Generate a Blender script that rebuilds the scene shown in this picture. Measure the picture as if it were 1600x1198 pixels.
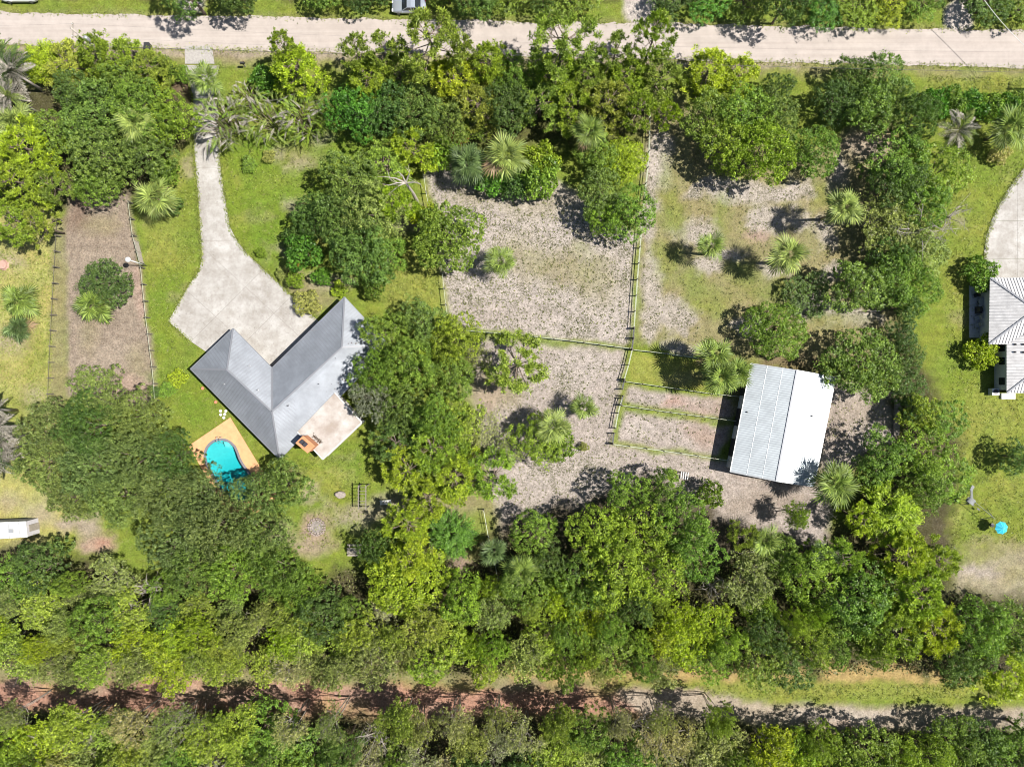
import bpy, bmesh, math, random
import numpy as np
from mathutils import Vector, Matrix
R = math.radians
random.seed(7)
for o in list(bpy.data.objects): bpy.data.objects.remove(o)
SC = bpy.context.scene
COL = SC.collection

# ------------------------------------------------------------------ camera, sky, sun, exposure
S = 0.0875            # metres per photo pixel on the ground
H = 97.0              # drone height
def P(px, py, h=0.0):
    """world point at height h seen at photo pixel (px, py)"""
    f = (H-h)/H
    return Vector(((px-800)*S*f, (599-py)*S*f, h))
cam = bpy.data.cameras.new('camera'); cam_o = bpy.data.objects.new('camera', cam); COL.objects.link(cam_o)
cam.sensor_width = 36; cam.lens = 18*H/70.0; cam.clip_end = 3000; cam.clip_start = 0.5
cam_o.location = (0, 0, H); cam_o.rotation_euler = (0, 0, 0)
SC.camera = cam_o
W = bpy.data.worlds.new('World'); SC.world = W; W.use_nodes = True
nt = W.node_tree; bg = nt.nodes['Background']
sky = nt.nodes.new('ShaderNodeTexSky'); sky.sky_type = 'NISHITA'; sky.sun_disc = False
sky.sun_elevation = R(59); sky.sun_rotation = R(90)
nt.links.new(sky.outputs[0], bg.inputs[0]); bg.inputs[1].default_value = 0.058
sun = bpy.data.lights.new('sun', 'SUN'); sun.energy = 5.0; sun.angle = R(0.5); sun.color = (1.0, 0.955, 0.88)
sun_o = bpy.data.objects.new('sun', sun); COL.objects.link(sun_o)
sun_o.rotation_euler = (0, R(31), R(-1)); sun_o.location = (60, 0, 90)
vs = SC.view_settings; vs.view_transform = 'Standard'; vs.look = 'None'; vs.gamma = 1; vs.use_curve_mapping = False
vs.exposure = 1.32
SC.cycles.filter_width = 1.0; SC.cycles.max_bounces = 5; SC.cycles.diffuse_bounces = 3; SC.cycles.glossy_bounces = 2
SC.cycles.transmission_bounces = 3; SC.cycles.caustics_reflective = False; SC.cycles.caustics_refractive = False

# ------------------------------------------------------------------ helpers: materials
def nodes(name):
    m = bpy.data.materials.new(name); m.use_nodes = True
    return m, m.node_tree.nodes, m.node_tree.links, m.node_tree.nodes['Principled BSDF']
def mat(name, col, rough=0.7, metal=0.0, noise=0.0, nscale=3.0, col2=None, bump=0.0, bscale=20.0, spec=0.4, stretch=None):
    m, n, l, b = nodes(name)
    b.inputs['Roughness'].default_value = rough; b.inputs['Metallic'].default_value = metal
    b.inputs['Specular IOR Level'].default_value = spec
    b.inputs['Base Color'].default_value = (*col, 1)
    if noise or bump:
        tc = n.new('ShaderNodeTexCoord'); mp = n.new('ShaderNodeMapping'); l.new(tc.outputs['Object'], mp.inputs[0])
        if stretch: mp.inputs['Scale'].default_value = stretch
    if noise:
        t = n.new('ShaderNodeTexNoise'); t.inputs['Scale'].default_value = nscale; t.inputs['Detail'].default_value = 6
        t.inputs['Roughness'].default_value = 0.65
        l.new(mp.outputs[0], t.inputs['Vector'])
        r = n.new('ShaderNodeMapRange'); r.inputs[1].default_value = 0.35; r.inputs[2].default_value = 0.65
        l.new(t.outputs[0], r.inputs[0])
        mx = n.new('ShaderNodeMix'); mx.data_type = 'RGBA'
        c2 = col2 if col2 else tuple(c*(1-noise) for c in col)
        mx.inputs[6].default_value = (*c2, 1); mx.inputs[7].default_value = (*col, 1)
        l.new(r.outputs[0], mx.inputs[0]); l.new(mx.outputs[2], b.inputs['Base Color'])
    if bump:
        t2 = n.new('ShaderNodeTexNoise'); t2.inputs['Scale'].default_value = bscale; t2.inputs['Detail'].default_value = 4
        l.new(mp.outputs[0], t2.inputs['Vector'])
        bp = n.new('ShaderNodeBump'); bp.inputs['Strength'].default_value = bump; bp.inputs['Distance'].default_value = 0.1
        l.new(t2.outputs[0], bp.inputs['Height']); l.new(bp.outputs[0], b.inputs['Normal'])
    return m
def leaf_material(name, spread=0.75, trans=0.40, rough=0.5, spec=0.35):
    """albedo = the object's own colour, varied leaf by leaf through the mesh's 'tint'"""
    m, n, l, b = nodes(name)
    oi = n.new('ShaderNodeObjectInfo'); at = n.new('ShaderNodeAttribute'); at.attribute_name = 'tint'
    mr = n.new('ShaderNodeMapRange'); mr.inputs[3].default_value = 1-spread; mr.inputs[4].default_value = 1+spread
    l.new(at.outputs['Fac'], mr.inputs[0])
    mu = n.new('ShaderNodeVectorMath'); mu.operation = 'SCALE'
    l.new(oi.outputs['Color'], mu.inputs[0]); l.new(mr.outputs[0], mu.inputs['Scale'])
    hs = n.new('ShaderNodeHueSaturation'); l.new(mu.outputs[0], hs.inputs['Color'])
    hr = n.new('ShaderNodeMapRange'); hr.inputs[3].default_value = 0.515; hr.inputs[4].default_value = 0.488
    l.new(at.outputs['Fac'], hr.inputs[0]); l.new(hr.outputs[0], hs.inputs['Hue'])
    l.new(hs.outputs[0], b.inputs['Base Color']); b.inputs['Roughness'].default_value = rough
    b.inputs['Specular IOR Level'].default_value = spec
    tr = n.new('ShaderNodeBsdfTranslucent'); mx = n.new('ShaderNodeMixShader'); mx.inputs[0].default_value = trans
    g = n.new('ShaderNodeMix'); g.data_type = 'RGBA'; g.blend_type = 'MULTIPLY'; g.inputs[0].default_value = 1
    g.inputs[7].default_value = (1.15, 1.3, 0.5, 1); l.new(hs.outputs[0], g.inputs[6]); l.new(g.outputs[2], tr.inputs[0])
    l.new(b.outputs[0], mx.inputs[1]); l.new(tr.outputs[0], mx.inputs[2])
    l.new(mx.outputs[0], n['Material Output'].inputs['Surface'])
    return m
M = {}
M['leaf'] = leaf_material('leaf')
M['frond'] = leaf_material('palm_leaf', 0.4, 0.25, 0.5, 0.3)
M['bark'] = mat('bark', (0.17, 0.13, 0.10), 0.9, noise=0.4, nscale=6, bump=0.4)
M['grey_bark'] = mat('grey_bark', (0.302, 0.269, 0.235), 0.9, noise=0.35, nscale=5)
M['pale_bark'] = mat('pale_palm_bark', (0.353, 0.319, 0.286), 0.9, noise=0.3, nscale=5)
def concrete_material():
    m, n, l, b = nodes('concrete'); b.inputs['Roughness'].default_value = .85; b.inputs['Specular IOR Level'].default_value = .25
    tc = n.new('ShaderNodeTexCoord')
    def nz(sc, det, ro):
        t = n.new('ShaderNodeTexNoise'); t.inputs['Scale'].default_value = sc; t.inputs['Detail'].default_value = det; t.inputs['Roughness'].default_value = ro; l.new(tc.outputs['Object'], t.inputs['Vector']); return t.outputs[0]
    def ramp(x, a, b_, c1, c2):
        r = n.new('ShaderNodeValToRGB'); r.color_ramp.elements[0].position = a; r.color_ramp.elements[0].color = (*c1, 1); r.color_ramp.elements[1].position = b_; r.color_ramp.elements[1].color = (*c2, 1); l.new(x, r.inputs[0]); return r.outputs[0]
    def mul(a, b_):
        q = n.new('ShaderNodeMix'); q.data_type = 'RGBA'; q.blend_type = 'MULTIPLY'; q.inputs[0].default_value = 1; l.new(a, q.inputs[6]); l.new(b_, q.inputs[7]); return q.outputs[2]
    c = ramp(nz(.22, 5, .7), .36, .62, (0.197, 0.186, 0.172), (0.267, 0.259, 0.247))
    c = mul(c, ramp(nz(.55, 8, .82), .40, .58, (.80, .77, .74), (1.05, 1.05, 1.05)))
    c = mul(c, ramp(nz(3.0, 5, .8), .30, .42, (.55, .53, .52), (1, 1, 1)))
    l.new(c, b.inputs['Base Color']); return m
M['concrete'] = concrete_material()
M['road'] = None
M['metal_roof'] = mat('galvanised_roof', (0.227, 0.242, 0.265), 0.50, 0.45, noise=0.26, nscale=0.45)
M['metal_trim'] = mat('galvanised_trim', (0.15, 0.155, 0.17), 0.6, 0.3)
M['barn_roof'] = mat('ribbed_barn_roof', (0.302, 0.332, 0.349), 0.5, 0.42, noise=0.2, nscale=0.5)
M['tile_metal'] = mat('weathered_white_metal_roof', (0.390, 0.385, 0.385), 0.6, 0.15, noise=0.3, nscale=1.5)
M['dark_rib'] = mat('dark_grey_rib', (0.20, 0.20, 0.21), 0.7)  # ribs a darker grey than the roof sheets
M['stucco'] = mat('cream_stucco', (0.342, 0.311, 0.267), 0.9, noise=0.1, nscale=3)
M['white_wall'] = mat('white_wall', (0.386, 0.386, 0.386), 0.85, noise=0.1, nscale=3)
M['orange_stucco'] = mat('orange_stucco', (0.386, 0.168, 0.081), 0.9, noise=0.2, nscale=2)
M['deck'] = mat('peach_pool_deck', (0.43, 0.235, 0.115), 0.85, noise=0.22, nscale=1.2)
M['dark'] = mat('dark_metal', (0.02, 0.02, 0.025), 0.5)
M['black_plastic'] = mat('black_plastic', (0.02, 0.02, 0.022), 0.55)
M['white_paint'] = mat('white_paint', (0.420, 0.420, 0.412), 0.5)
M['wood'] = mat('grey_wood', (0.227, 0.202, 0.168), 0.9, noise=0.35, nscale=8)
M['rail'] = mat('weathered_rail', (0.30, 0.32, 0.24), 0.8, noise=0.25, nscale=5)
M['post'] = mat('dark_fence_post', (0.09, 0.08, 0.065), 0.9)
M['steel'] = mat('grey_steel', (0.252, 0.260, 0.269), 0.5, 0.4)
M['glass'] = mat('dark_glass', (0.015, 0.018, 0.022), 0.08, spec=0.6)
M['patio_roof'] = mat('stained_patio_roof', (0.33, 0.315, 0.298), 0.7, noise=1, nscale=0.38, col2=(0.20, 0.165, 0.140))
M['stone'] = mat('rough_stone', (0.261, 0.223, 0.199), 0.9, noise=0.4, nscale=4, bump=0.3)
M['dark_stone'] = mat('ring_stone', (0.25, 0.20, 0.18), 0.9, noise=0.4, nscale=3)
M['silver'] = mat('silver_car_paint', (0.353, 0.378, 0.420), 0.25, 0.6, spec=0.6)
M['white_car'] = mat('white_car_paint', (0.485, 0.485, 0.485), 0.25, spec=0.6)
M['rubber'] = mat('rubber', (0.02, 0.02, 0.02), 0.8)
M['lamp'] = mat('headlight_glass', (0.7, 0.7, 0.7), 0.15)
M['red_lamp'] = mat('tail_lamp', (0.35, 0.02, 0.02), 0.2)
M['teal'] = mat('teal_canvas', (0.010, 0.260, 0.360), 0.75)
M['teal_light'] = mat('teal_canvas_seam', (0.060, 0.420, 0.520), 0.75)
M['terracotta'] = mat('terracotta', (0.311, 0.124, 0.062), 0.85)
M['wire'] = mat('power_cable', (0.06, 0.055, 0.06), 0.7)
M['pale_wire'] = mat('pale_cable', (0.444, 0.444, 0.429), 0.5)
M['litter'] = mat('dead_leaves', (0.05, 0.035, 0.025), 0.9)
M['pool_floor'] = mat('pool_plaster', (0.340, 0.420, 0.400), 0.7, noise=0.10, nscale=2)
M['coping'] = mat('grey_coping', (0.100, 0.100, 0.115), 0.8)
M['dull_grey'] = mat('dull_grey_plastic', (0.130, 0.137, 0.140), .7, noise=.2)
M['dark_wood'] = mat('dark_weathered_wood', (0.170, 0.150, 0.130), .9, noise=.4, nscale=6)
M['gate'] = mat('gate_steel', (.07, .07, .07), .6, .3)

# ------------------------------------------------------------------ helpers: objects
def tag(o, label=None, cat=None, group=None, kind=None):
    if label: o['label'] = label
    if cat: o['category'] = cat
    if group: o['group'] = group
    if kind: o['kind'] = kind
    return o
def empty(name, loc, label, cat, group=None, rz=0.0):
    o = bpy.data.objects.new(name, None); COL.objects.link(o); o.location = loc; o.rotation_euler = (0, 0, rz)
    o.empty_display_size = 0.3
    return tag(o, label, cat, group)
def link(name, me, parent=None, loc=None):
    o = bpy.data.objects.new(name, me); COL.objects.link(o)
    if parent: o.parent = parent
    if loc is not None: o.location = loc
    return o
class MB:
    """collects simple solids, links them as one mesh"""
    def __init__(s): s.v = []; s.f = []
    def add(s, vs, fs):
        b = len(s.v); s.v += [tuple(v) for v in vs]; s.f += [tuple(i+b for i in f) for f in fs]; return s
    def box(s, c, d, rz=0.0, top=1.0):
        cx, cy, cz = c; dx, dy, dz = d[0]/2, d[1]/2, d[2]/2; ca, sa = math.cos(rz), math.sin(rz)
        vs = []
        for z, k in ((-dz, 1), (dz, top)):
            for x, y in ((-dx, -dy), (dx, -dy), (dx, dy), (-dx, dy)):
                x *= k; y *= k
                vs.append((cx+x*ca-y*sa, cy+x*sa+y*ca, cz+z))
        return s.add(vs, [(3,2,1,0), (4,5,6,7), (0,1,5,4), (1,2,6,5), (2,3,7,6), (3,0,4,7)])
    def bar(s, a, b, w, h=None):
        a, b = Vector(a), Vector(b); h = h or w; d = (b-a)
        if d.length < 1e-6: return s
        d.normalize(); up = Vector((0,0,1)) if abs(d.z) < 0.95 else Vector((1,0,0))
        u = d.cross(up).normalized()*w/2; v = u.cross(d).normalized()*h/2
        vs = [p+k for p in (a, b) for k in (-u-v, u-v, u+v, -u+v)]
        return s.add(vs, [(3,2,1,0), (4,5,6,7), (0,1,5,4), (1,2,6,5), (2,3,7,6), (3,0,4,7)])
    def tube(s, pts, rad, n=6, cap=True):
        pts = [Vector(p) for p in pts]
        if not hasattr(rad, '__len__'): rad = [rad]*len(pts)
        base = len(s.v); prev = None
        for i, p in enumerate(pts):
            d = (pts[min(i+1, len(pts)-1)]-pts[max(i-1, 0)]).normalized()
            up = Vector((0,0,1)) if abs(d.z) < 0.9 else Vector((1,0,0))
            u = d.cross(up).normalized(); v = u.cross(d)
            for k in range(n):
                a = 2*math.pi*k/n
                q = p+(u*math.cos(a)+v*math.sin(a))*rad[i]; s.v.append(tuple(q))
        for i in range(len(pts)-1):
            for k in range(n):
                a = base+i*n+k; b = base+i*n+(k+1) % n
                s.f.append((a, b, b+n, a+n))
        if cap:
            s.f.append(tuple(base+(len(pts)-1)*n+k for k in range(n))); s.f.append(tuple(base+k for k in reversed(range(n))))
        return s
    def lathe(s, prof, n=16, c=(0,0,0)):
        base = len(s.v)
        for r, z in prof:
            for k in range(n):
                a = 2*math.pi*k/n; s.v.append((c[0]+r*math.cos(a), c[1]+r*math.sin(a), c[2]+z))
        for i in range(len(prof)-1):
            for k in range(n):
                a = base+i*n+k; b = base+i*n+(k+1) % n
                s.f.append((a, b, b+n, a+n))
        s.f.append(tuple(base+(len(prof)-1)*n+k for k in range(n))); s.f.append(tuple(base+k for k in reversed(range(n))))
        return s
    def prism(s, poly, z0, z1):
        n = len(poly); vs = [(p[0], p[1], z0) for p in poly]+[(p[0], p[1], z1) for p in poly]
        fs = [tuple(reversed(range(n))), tuple(range(n, 2*n))]+[(i, (i+1) % n, (i+1) % n+n, i+n) for i in range(n)]
        return s.add(vs, fs)
    def slab3(s, poly, nrm, t):
        n = len(poly); vs = [Vector(p) for p in poly]+[Vector(p)-nrm*t for p in poly]
        fs = [tuple(range(n)), tuple(reversed(range(n, 2*n)))]+[((i+1) % n, i, i+n, (i+1) % n+n) for i in range(n)]
        return s.add(vs, fs)
    def mesh(s, name, m, smooth=False):
        me = bpy.data.meshes.new(name); me.from_pydata(s.v, [], s.f)
        bm = bmesh.new(); bm.from_mesh(me); bmesh.ops.recalc_face_normals(bm, faces=bm.faces); bm.to_mesh(me); bm.free()
        me.materials.append(m)
        if smooth: me.polygons.foreach_set('use_smooth', [True]*len(me.polygons))
        return me
    def build(s, name, m, parent=None, loc=None, smooth=False):
        return link(name, s.mesh(name, m, smooth), parent, loc)
def np_mesh(name, V, F, m, tint=None, col=None):
    """V (n,3), F (k,4) or (k,3)"""
    me = bpy.data.meshes.new(name); V = np.asarray(V, np.float32); F = np.asarray(F, np.int32); k = F.shape[1]
    me.vertices.add(len(V)); me.vertices.foreach_set('co', V.ravel())
    me.loops.add(F.size); me.loops.foreach_set('vertex_index', F.ravel())
    me.polygons.add(len(F)); me.polygons.foreach_set('loop_start', np.arange(0, F.size, k, dtype=np.int32))
    if tint is not None:
        a = me.attributes.new('tint', 'FLOAT', 'POINT'); a.data.foreach_set('value', np.asarray(tint, np.float32))
    if col is not None:
        for nm, arr in col.items():
            a = me.attributes.new(nm, 'FLOAT_COLOR', 'POINT'); a.data.foreach_set('color', np.asarray(arr, np.float32).ravel())
    me.update(calc_edges=True); me.validate(); me.materials.append(m)
    return me
def norm(a): return a/np.maximum(np.linalg.norm(a, axis=-1, keepdims=True), 1e-9)
def leaf_quads(C, N, L, Wd, rng, axis=None):
    """diamond leaves: centres C, normals N, length L, width Wd"""
    n = len(C)
    t = rng.normal(size=(n, 3)) if axis is None else axis
    t = norm(t-(t*N).sum(1, keepdims=True)*N); b = np.cross(N, t)
    L = np.broadcast_to(np.asarray(L, float).reshape(-1, 1), (n, 1)); Wd = np.broadcast_to(np.asarray(Wd, float).reshape(-1, 1), (n, 1))
    V = np.stack([C-t*L/2, C-b*Wd/2+t*L*0.06, C+t*L/2, C+b*Wd/2+t*L*0.06], 1).reshape(-1, 3)
    F = np.arange(4*n).reshape(n, 4)
    return V, F

# ------------------------------------------------------------------ numpy noise
def vnoise(x, y, seed):
    xi = np.floor(x).astype(np.int64); yi = np.floor(y).astype(np.int64); fx = x-xi; fy = y-yi
    fx = fx*fx*(3-2*fx); fy = fy*fy*(3-2*fy)
    def h(a, b):
        k = (a*374761393+b*668265263+seed*982451653) & 0x7fffffff
        k = (k ^ (k >> 13))*1274126177 & 0x7fffffff
        return ((k ^ (k >> 16)) & 0xffff)/65535.0
    return (h(xi, yi)*(1-fx)+h(xi+1, yi)*fx)*(1-fy)+(h(xi, yi+1)*(1-fx)+h(xi+1, yi+1)*fx)*fy
def fbm(x, y, seed, oct=4):
    s = 0; a = 0.5; t = 0
    for i in range(oct):
        s = s+a*vnoise(x*2**i, y*2**i, seed+i); t += a; a *= 0.55
    return s/t

# ------------------------------------------------------------------ GROUND (one sheet, albedo painted per vertex)
def axis(lo, hi, step, far):
    mid = np.arange(lo, hi+step/2, step)
    out = np.array([20, 60, 150, 400, far])
    return np.concatenate([lo-out[::-1], mid, hi+out])
gx = axis(-84, 84, 0.4, 1200); gy = axis(-66, 66, 0.4, 1200)
GX, GY = np.meshgrid(gx, gy); PX = GX/S+800; PY = 599-GY/S
n1 = fbm(PX/38, PY/38, 11)-0.5; n2 = fbm(PX/38, PY/38, 57)-0.5
n3 = fbm(PX/9, PY/9, 91, 3)-0.5; n4 = fbm(PX/9, PY/9, 35, 3)-0.5
def sdf(poly, X, Y):
    d = np.full(X.shape, 1e9); inside = np.zeros(X.shape, bool); n = len(poly)
    for i in range(n):
        x1, y1 = poly[i]; x2, y2 = poly[(i+1) % n]
        ex, ey = x2-x1, y2-y1; t = np.clip(((X-x1)*ex+(Y-y1)*ey)/max(ex*ex+ey*ey, 1e-9), 0, 1)
        d = np.minimum(d, np.hypot(X-x1-t*ex, Y-y1-t*ey))
        c = ((y1 > Y) != (y2 > Y)) & (X < (x2-x1)*(Y-y1)/((y2-y1) if y2 != y1 else 1e-9)+x1)
        inside ^= c
    return np.where(inside, -d, d)
GC = {  # albedo, then detail weights (weed speckle, grass, litter)
    'lush': ((0.074, 0.116, 0.013), (.0, 1.0, .0)), 'grass': ((0.088, 0.118, 0.018), (.0, 1.0, .05)),
    'hay': ((0.181, 0.181, 0.059), (.1, .9, .2)), 'yellow': ((0.126, 0.141, 0.030), (.0, .9, .1)), 'dry': ((0.133, 0.124, 0.059), (.25, .6, .25)),
    'straw': ((0.202, 0.151, 0.063), (.1, .5, .5)), 'sand': ((0.225, 0.197, 0.178), (1.0, .0, .2)),
    'bare': ((0.210, 0.181, 0.164), (.45, .0, .4)), 'pale': ((0.260, 0.231, 0.210), (.15, .0, .1)), 'pinkish': ((0.202, 0.147, 0.119), (.2, .0, .7)),
    'mulch': ((0.155, 0.126, 0.099), (.1, .1, .9)), 'brown': ((0.092, 0.060, 0.044), (.1, .0, 1.0)),
    'red': ((0.214, 0.119, 0.086), (.2, .05, 1.0)), 'floor': ((0.034, 0.029, 0.015), (.2, .2, 1.0)), 'shoulder': ((0.197, 0.164, 0.130), (.3, .1, .5)),  # floor: leaf litter, with understory darkness put into its colour
}
c0, w0 = GC['grass']
GCOL = np.ones(GX.shape+(4,)); GCOL[..., :3] = c0
GW = np.ones(GX.shape+(4,)); GW[..., :3] = w0
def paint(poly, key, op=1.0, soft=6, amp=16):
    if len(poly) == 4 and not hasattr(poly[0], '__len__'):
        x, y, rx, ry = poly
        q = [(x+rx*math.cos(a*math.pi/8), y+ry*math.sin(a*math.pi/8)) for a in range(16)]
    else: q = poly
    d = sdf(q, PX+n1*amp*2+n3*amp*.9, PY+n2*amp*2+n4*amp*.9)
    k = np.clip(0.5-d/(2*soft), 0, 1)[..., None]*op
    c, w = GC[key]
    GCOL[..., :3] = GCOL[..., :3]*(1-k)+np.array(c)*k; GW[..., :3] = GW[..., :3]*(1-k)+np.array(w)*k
FOREST_UP = [(-300, 850), (60, 860), (200, 900), (480, 900), (560, 890), (720, 880), (800, 800), (900, 790), (1010, 740), (1100, 790), (1290, 860), (1400, 690), (1400, 460), (1500, 700), (1480, 920), (1700, 950), (1700, 1055), (-300, 1062)]
FOREST_DN = [(-300, 1118), (700, 1118), (1050, 1118), (1250, 1138), (1700, 1150), (1700, 1500), (-300, 1500)]
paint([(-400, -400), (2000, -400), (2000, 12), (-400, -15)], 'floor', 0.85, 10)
paint([(-400, 60), (300, 70), (2000, 110), (2000, 128), (300, 95), (-400, 85)], 'dry', 0.8, 8)
paint([(-400, 8), (800, 28), (2000, 50), (2000, 62), (800, 38), (-400, 24)], 'dry', 0.5, 5, 8)
paint([(-400, 66), (300, 76), (800, 86), (1250, 101), (1250, 107), (800, 95), (300, 88), (-400, 76)], 'shoulder', 0.9, 4, 6)
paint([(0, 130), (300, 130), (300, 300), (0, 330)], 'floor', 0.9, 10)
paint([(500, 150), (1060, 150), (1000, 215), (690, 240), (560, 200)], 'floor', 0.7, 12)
paint([(-300, 330), (90, 330), (85, 640), (110, 830), (60, 860), (-300, 850)], 'hay', 1, 8)
for e in ((15, 410, 22, 14), (20, 530, 30, 18), (55, 620, 18, 25), (60, 800, 25, 22), (10, 780, 20, 12), (40, 875, 45, 18)): paint(e, 'shoulder', 0.65, 14)
paint((30, 640, 40, 30), 'grass', 0.6, 14); paint((60, 560, 20, 40), 'grass', .5, 14)
paint([(82, 340), (104, 340), (102, 640), (76, 640)], 'dry', 0.9, 4, 4)
paint([(104, 290), (200, 300), (216, 390), (246, 600), (240, 632), (160, 640), (104, 620)], 'mulch', 1, 5, 7)
for e in ((150, 410, 40, 14), (165, 560, 50, 22), (190, 470, 26, 12)): paint(e, 'shoulder', 0.55, 16)
paint((160, 350, 30, 18), 'dry', .5, 12); paint((140, 520, 16, 30), 'dry', .4, 12); paint((215, 570, 14, 30), 'dry', .45, 10); paint((205, 610, 35, 18), 'pinkish', 0.8, 8); paint([(205, 415), (222, 415), (232, 500), (218, 500)], 'pinkish', .8, 5, 5); paint((125, 330, 18, 30), 'brown', .6, 12)
paint((150, 850, 32, 22), 'pinkish', 0.9, 10); paint((120, 820, 40, 14), 'shoulder', .9, 8); paint((158, 850, 18, 10), 'red', .8, 8)
paint([(345, 215), (500, 195), (590, 240), (520, 300), (490, 360), (440, 425), (400, 410), (374, 380), (358, 350)], 'lush', 1, 8)
paint((428, 238, 12, 8), 'shoulder', .6, 7, 12); paint((470, 250, 18, 8), 'shoulder', .6, 8, 14); paint((440, 280, 40, 12), 'yellow', .4, 16); paint((505, 215, 18, 8), 'shoulder', .5, 8, 14); paint((400, 330, 20, 30), 'grass', .5, 16); paint((470, 240, 40, 12), 'dry', 0.5, 12); paint((540, 240, 25, 12), 'lush', .6, 10)
paint([(212, 330), (260, 250), (300, 225), (310, 320), (314, 390), (296, 444), (263, 500), (296, 532), (320, 550), (298, 577), (340, 640), (300, 695), (250, 650), (246, 590), (235, 500), (225, 420)], 'grass', 1, 5, 6)
for e in ((255, 370, 24, 22), (275, 260, 20, 25), (270, 410, 16, 14)): paint(e, 'yellow', 0.75, 12)
for e in ((275, 460, 22, 40), (255, 520, 14, 60), (300, 620, 30, 40)): paint(e, 'lush', 0.7, 14)
paint([(430, 415), (470, 420), (530, 470), (500, 500), (450, 455)], 'dry', 0.9, 7); paint((520, 440, 30, 10), 'shoulder', .8, 10)
paint([(560, 440), (640, 380), (690, 420), (690, 480), (600, 480)], 'yellow', 0.9, 8); paint((640, 340, 40, 25), 'shoulder', .7, 10); paint((640, 290, 20, 30), 'grass', .8, 10)
paint([(440, 715), (470, 700), (500, 715), (560, 660), (610, 690), (580, 770), (640, 810), (560, 880), (440, 900), (400, 740)], 'grass', 1, 8)
paint((520, 720, 60, 30), 'lush', 0.8, 16); paint((480, 760, 40, 20), 'yellow', .8, 14); paint((455, 735, 20, 10), 'dry', .8, 10)
for e in ((440, 830, 18, 14), (490, 850, 34, 14), (560, 810, 35, 16), (610, 790, 30, 14), (700, 790, 40, 16)): paint(e, 'shoulder', 0.75, 14)
paint((495, 823, 26, 26), 'pinkish', 0.85, 6, 6); paint((480, 855, 20, 10), 'pinkish', .6, 10)
paint([(660, 700), (780, 690), (790, 800), (740, 900), (660, 860)], 'dry', 0.8, 10); paint((715, 880, 24, 14), 'pinkish', .95, 8); paint((740, 830, 24, 30), 'grass', .8, 10)
# paddocks
paint([(662, 275), (690, 250), (780, 275), (870, 280), (940, 340), (1000, 370), (986, 545), (900, 535), (720, 512), (696, 475), (688, 420), (690, 330)], 'sand', 1, 6, 8)
paint((880, 420, 70, 26), 'dry', .75, 20, 24); paint((820, 395, 40, 24), 'dry', .5, 18, 20); paint((940, 440, 30, 30), 'dry', .5, 18, 20); paint((740, 400, 20, 50), 'pale', .5, 16); paint((880, 330, 70, 14), 'pale', .5, 14); paint((820, 490, 70, 16), 'bare', .5, 16); paint((960, 490, 14, 40), 'pale', .4, 12); paint((910, 390, 20, 8), 'grass', .35, 10); paint((765, 300, 60, 14), 'dry', .5, 14); paint((740, 490, 40, 16), 'bare', .9, 12); paint((850, 320, 60, 20), 'dry', .35, 14)
paint([(735, 530), (980, 548), (958, 692), (1145, 722), (1290, 755), (1300, 860), (1130, 870), (1040, 800), (900, 830), (780, 840), (760, 700), (735, 620)], 'bare', 1, 7, 10)
paint((910, 580, 60, 35), 'sand', .9, 12); paint((880, 740, 90, 40), 'sand', .8, 18); paint((1030, 715, 70, 14), 'bare', .9, 10); paint((770, 610, 50, 30), 'dry', .6, 14); paint((760, 620, 24, 24), 'pinkish', .5, 12); paint((940, 640, 12, 50), 'bare', 1, 8); paint((845, 850, 30, 14), 'shoulder', .6, 10)
paint([(1005, 180), (1060, 150), (1250, 240), (1400, 190), (1400, 500), (1395, 565), (1170, 560), (1100, 545), (995, 535)], 'dry', 1, 7, 9)
for e in ((1090, 362, 42, 20), (1055, 495, 36, 26), (1160, 300, 80, 20), (1240, 300, 40, 16), (1200, 345, 26, 24), (1013, 470, 16, 70), (1018, 310, 12, 100), (1035, 250, 20, 60), (1110, 420, 24, 14), (1280, 480, 40, 20), (1320, 490, 40, 12), (1290, 365, 20, 24), (1170, 510, 26, 12), (1140, 400, 26, 14), (1210, 420, 20, 12), (1300, 420, 24, 14), (1130, 290, 40, 16), (1250, 340, 26, 14), (1350, 500, 30, 10), (1065, 540, 30, 8)): paint(e, 'sand', 0.85, 6, 20)
paint((1360, 215, 40, 22), 'straw', .5, 10); paint((1350, 225, 34, 22), 'shoulder', .9, 12); paint((1310, 270, 14, 26), 'bare', .9, 8)
for e in ((1045, 300, 14, 60), (1130, 340, 16, 40), (1110, 470, 40, 26), (1165, 430, 26, 22), (1050, 400, 14, 20), (1030, 420, 14, 40), (1290, 300, 24, 26), (1200, 460, 40, 14), (1310, 500, 50, 8), (1080, 440, 30, 16), (1140, 260, 20, 20), (1060, 330, 12, 40), (1230, 440, 30, 20)): paint(e, 'grass', 0.55, 10, 18)
paint((1185, 370, 16, 8), 'pinkish', 1, 6); paint((1100, 480, 30, 10), 'grass', .4, 10)
paint([(985, 552), (1090, 562), (1150, 600), (1150, 615), (985, 597)], 'yellow', 1, 5, 6); paint((1070, 590, 40, 12), 'dry', .6, 8)
paint([(976, 605), (1140, 626), (1140, 660), (974, 634)], 'bare', 1, 4, 5); paint((1110, 636, 40, 10), 'pinkish', .7, 10); paint((1050, 628, 18, 9), 'red', .6, 8)
paint([(974, 643), (1140, 668), (1120, 715), (964, 690)], 'bare', 1, 4, 5); paint((1098, 678, 34, 14), 'pinkish', .8, 10); paint((1000, 670, 20, 12), 'pale', .6, 10)
def strip(a, b, w, key, op=.9, soft=3, amp=5):
    a, b = Vector((*a, 0)), Vector((*b, 0)); d = (b-a).normalized(); n = Vector((-d.y, d.x, 0))*w/2
    paint([tuple((a+n).xy), tuple((b+n).xy), tuple((b-n).xy), tuple((a-n).xy)], key, op, soft, amp)
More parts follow.
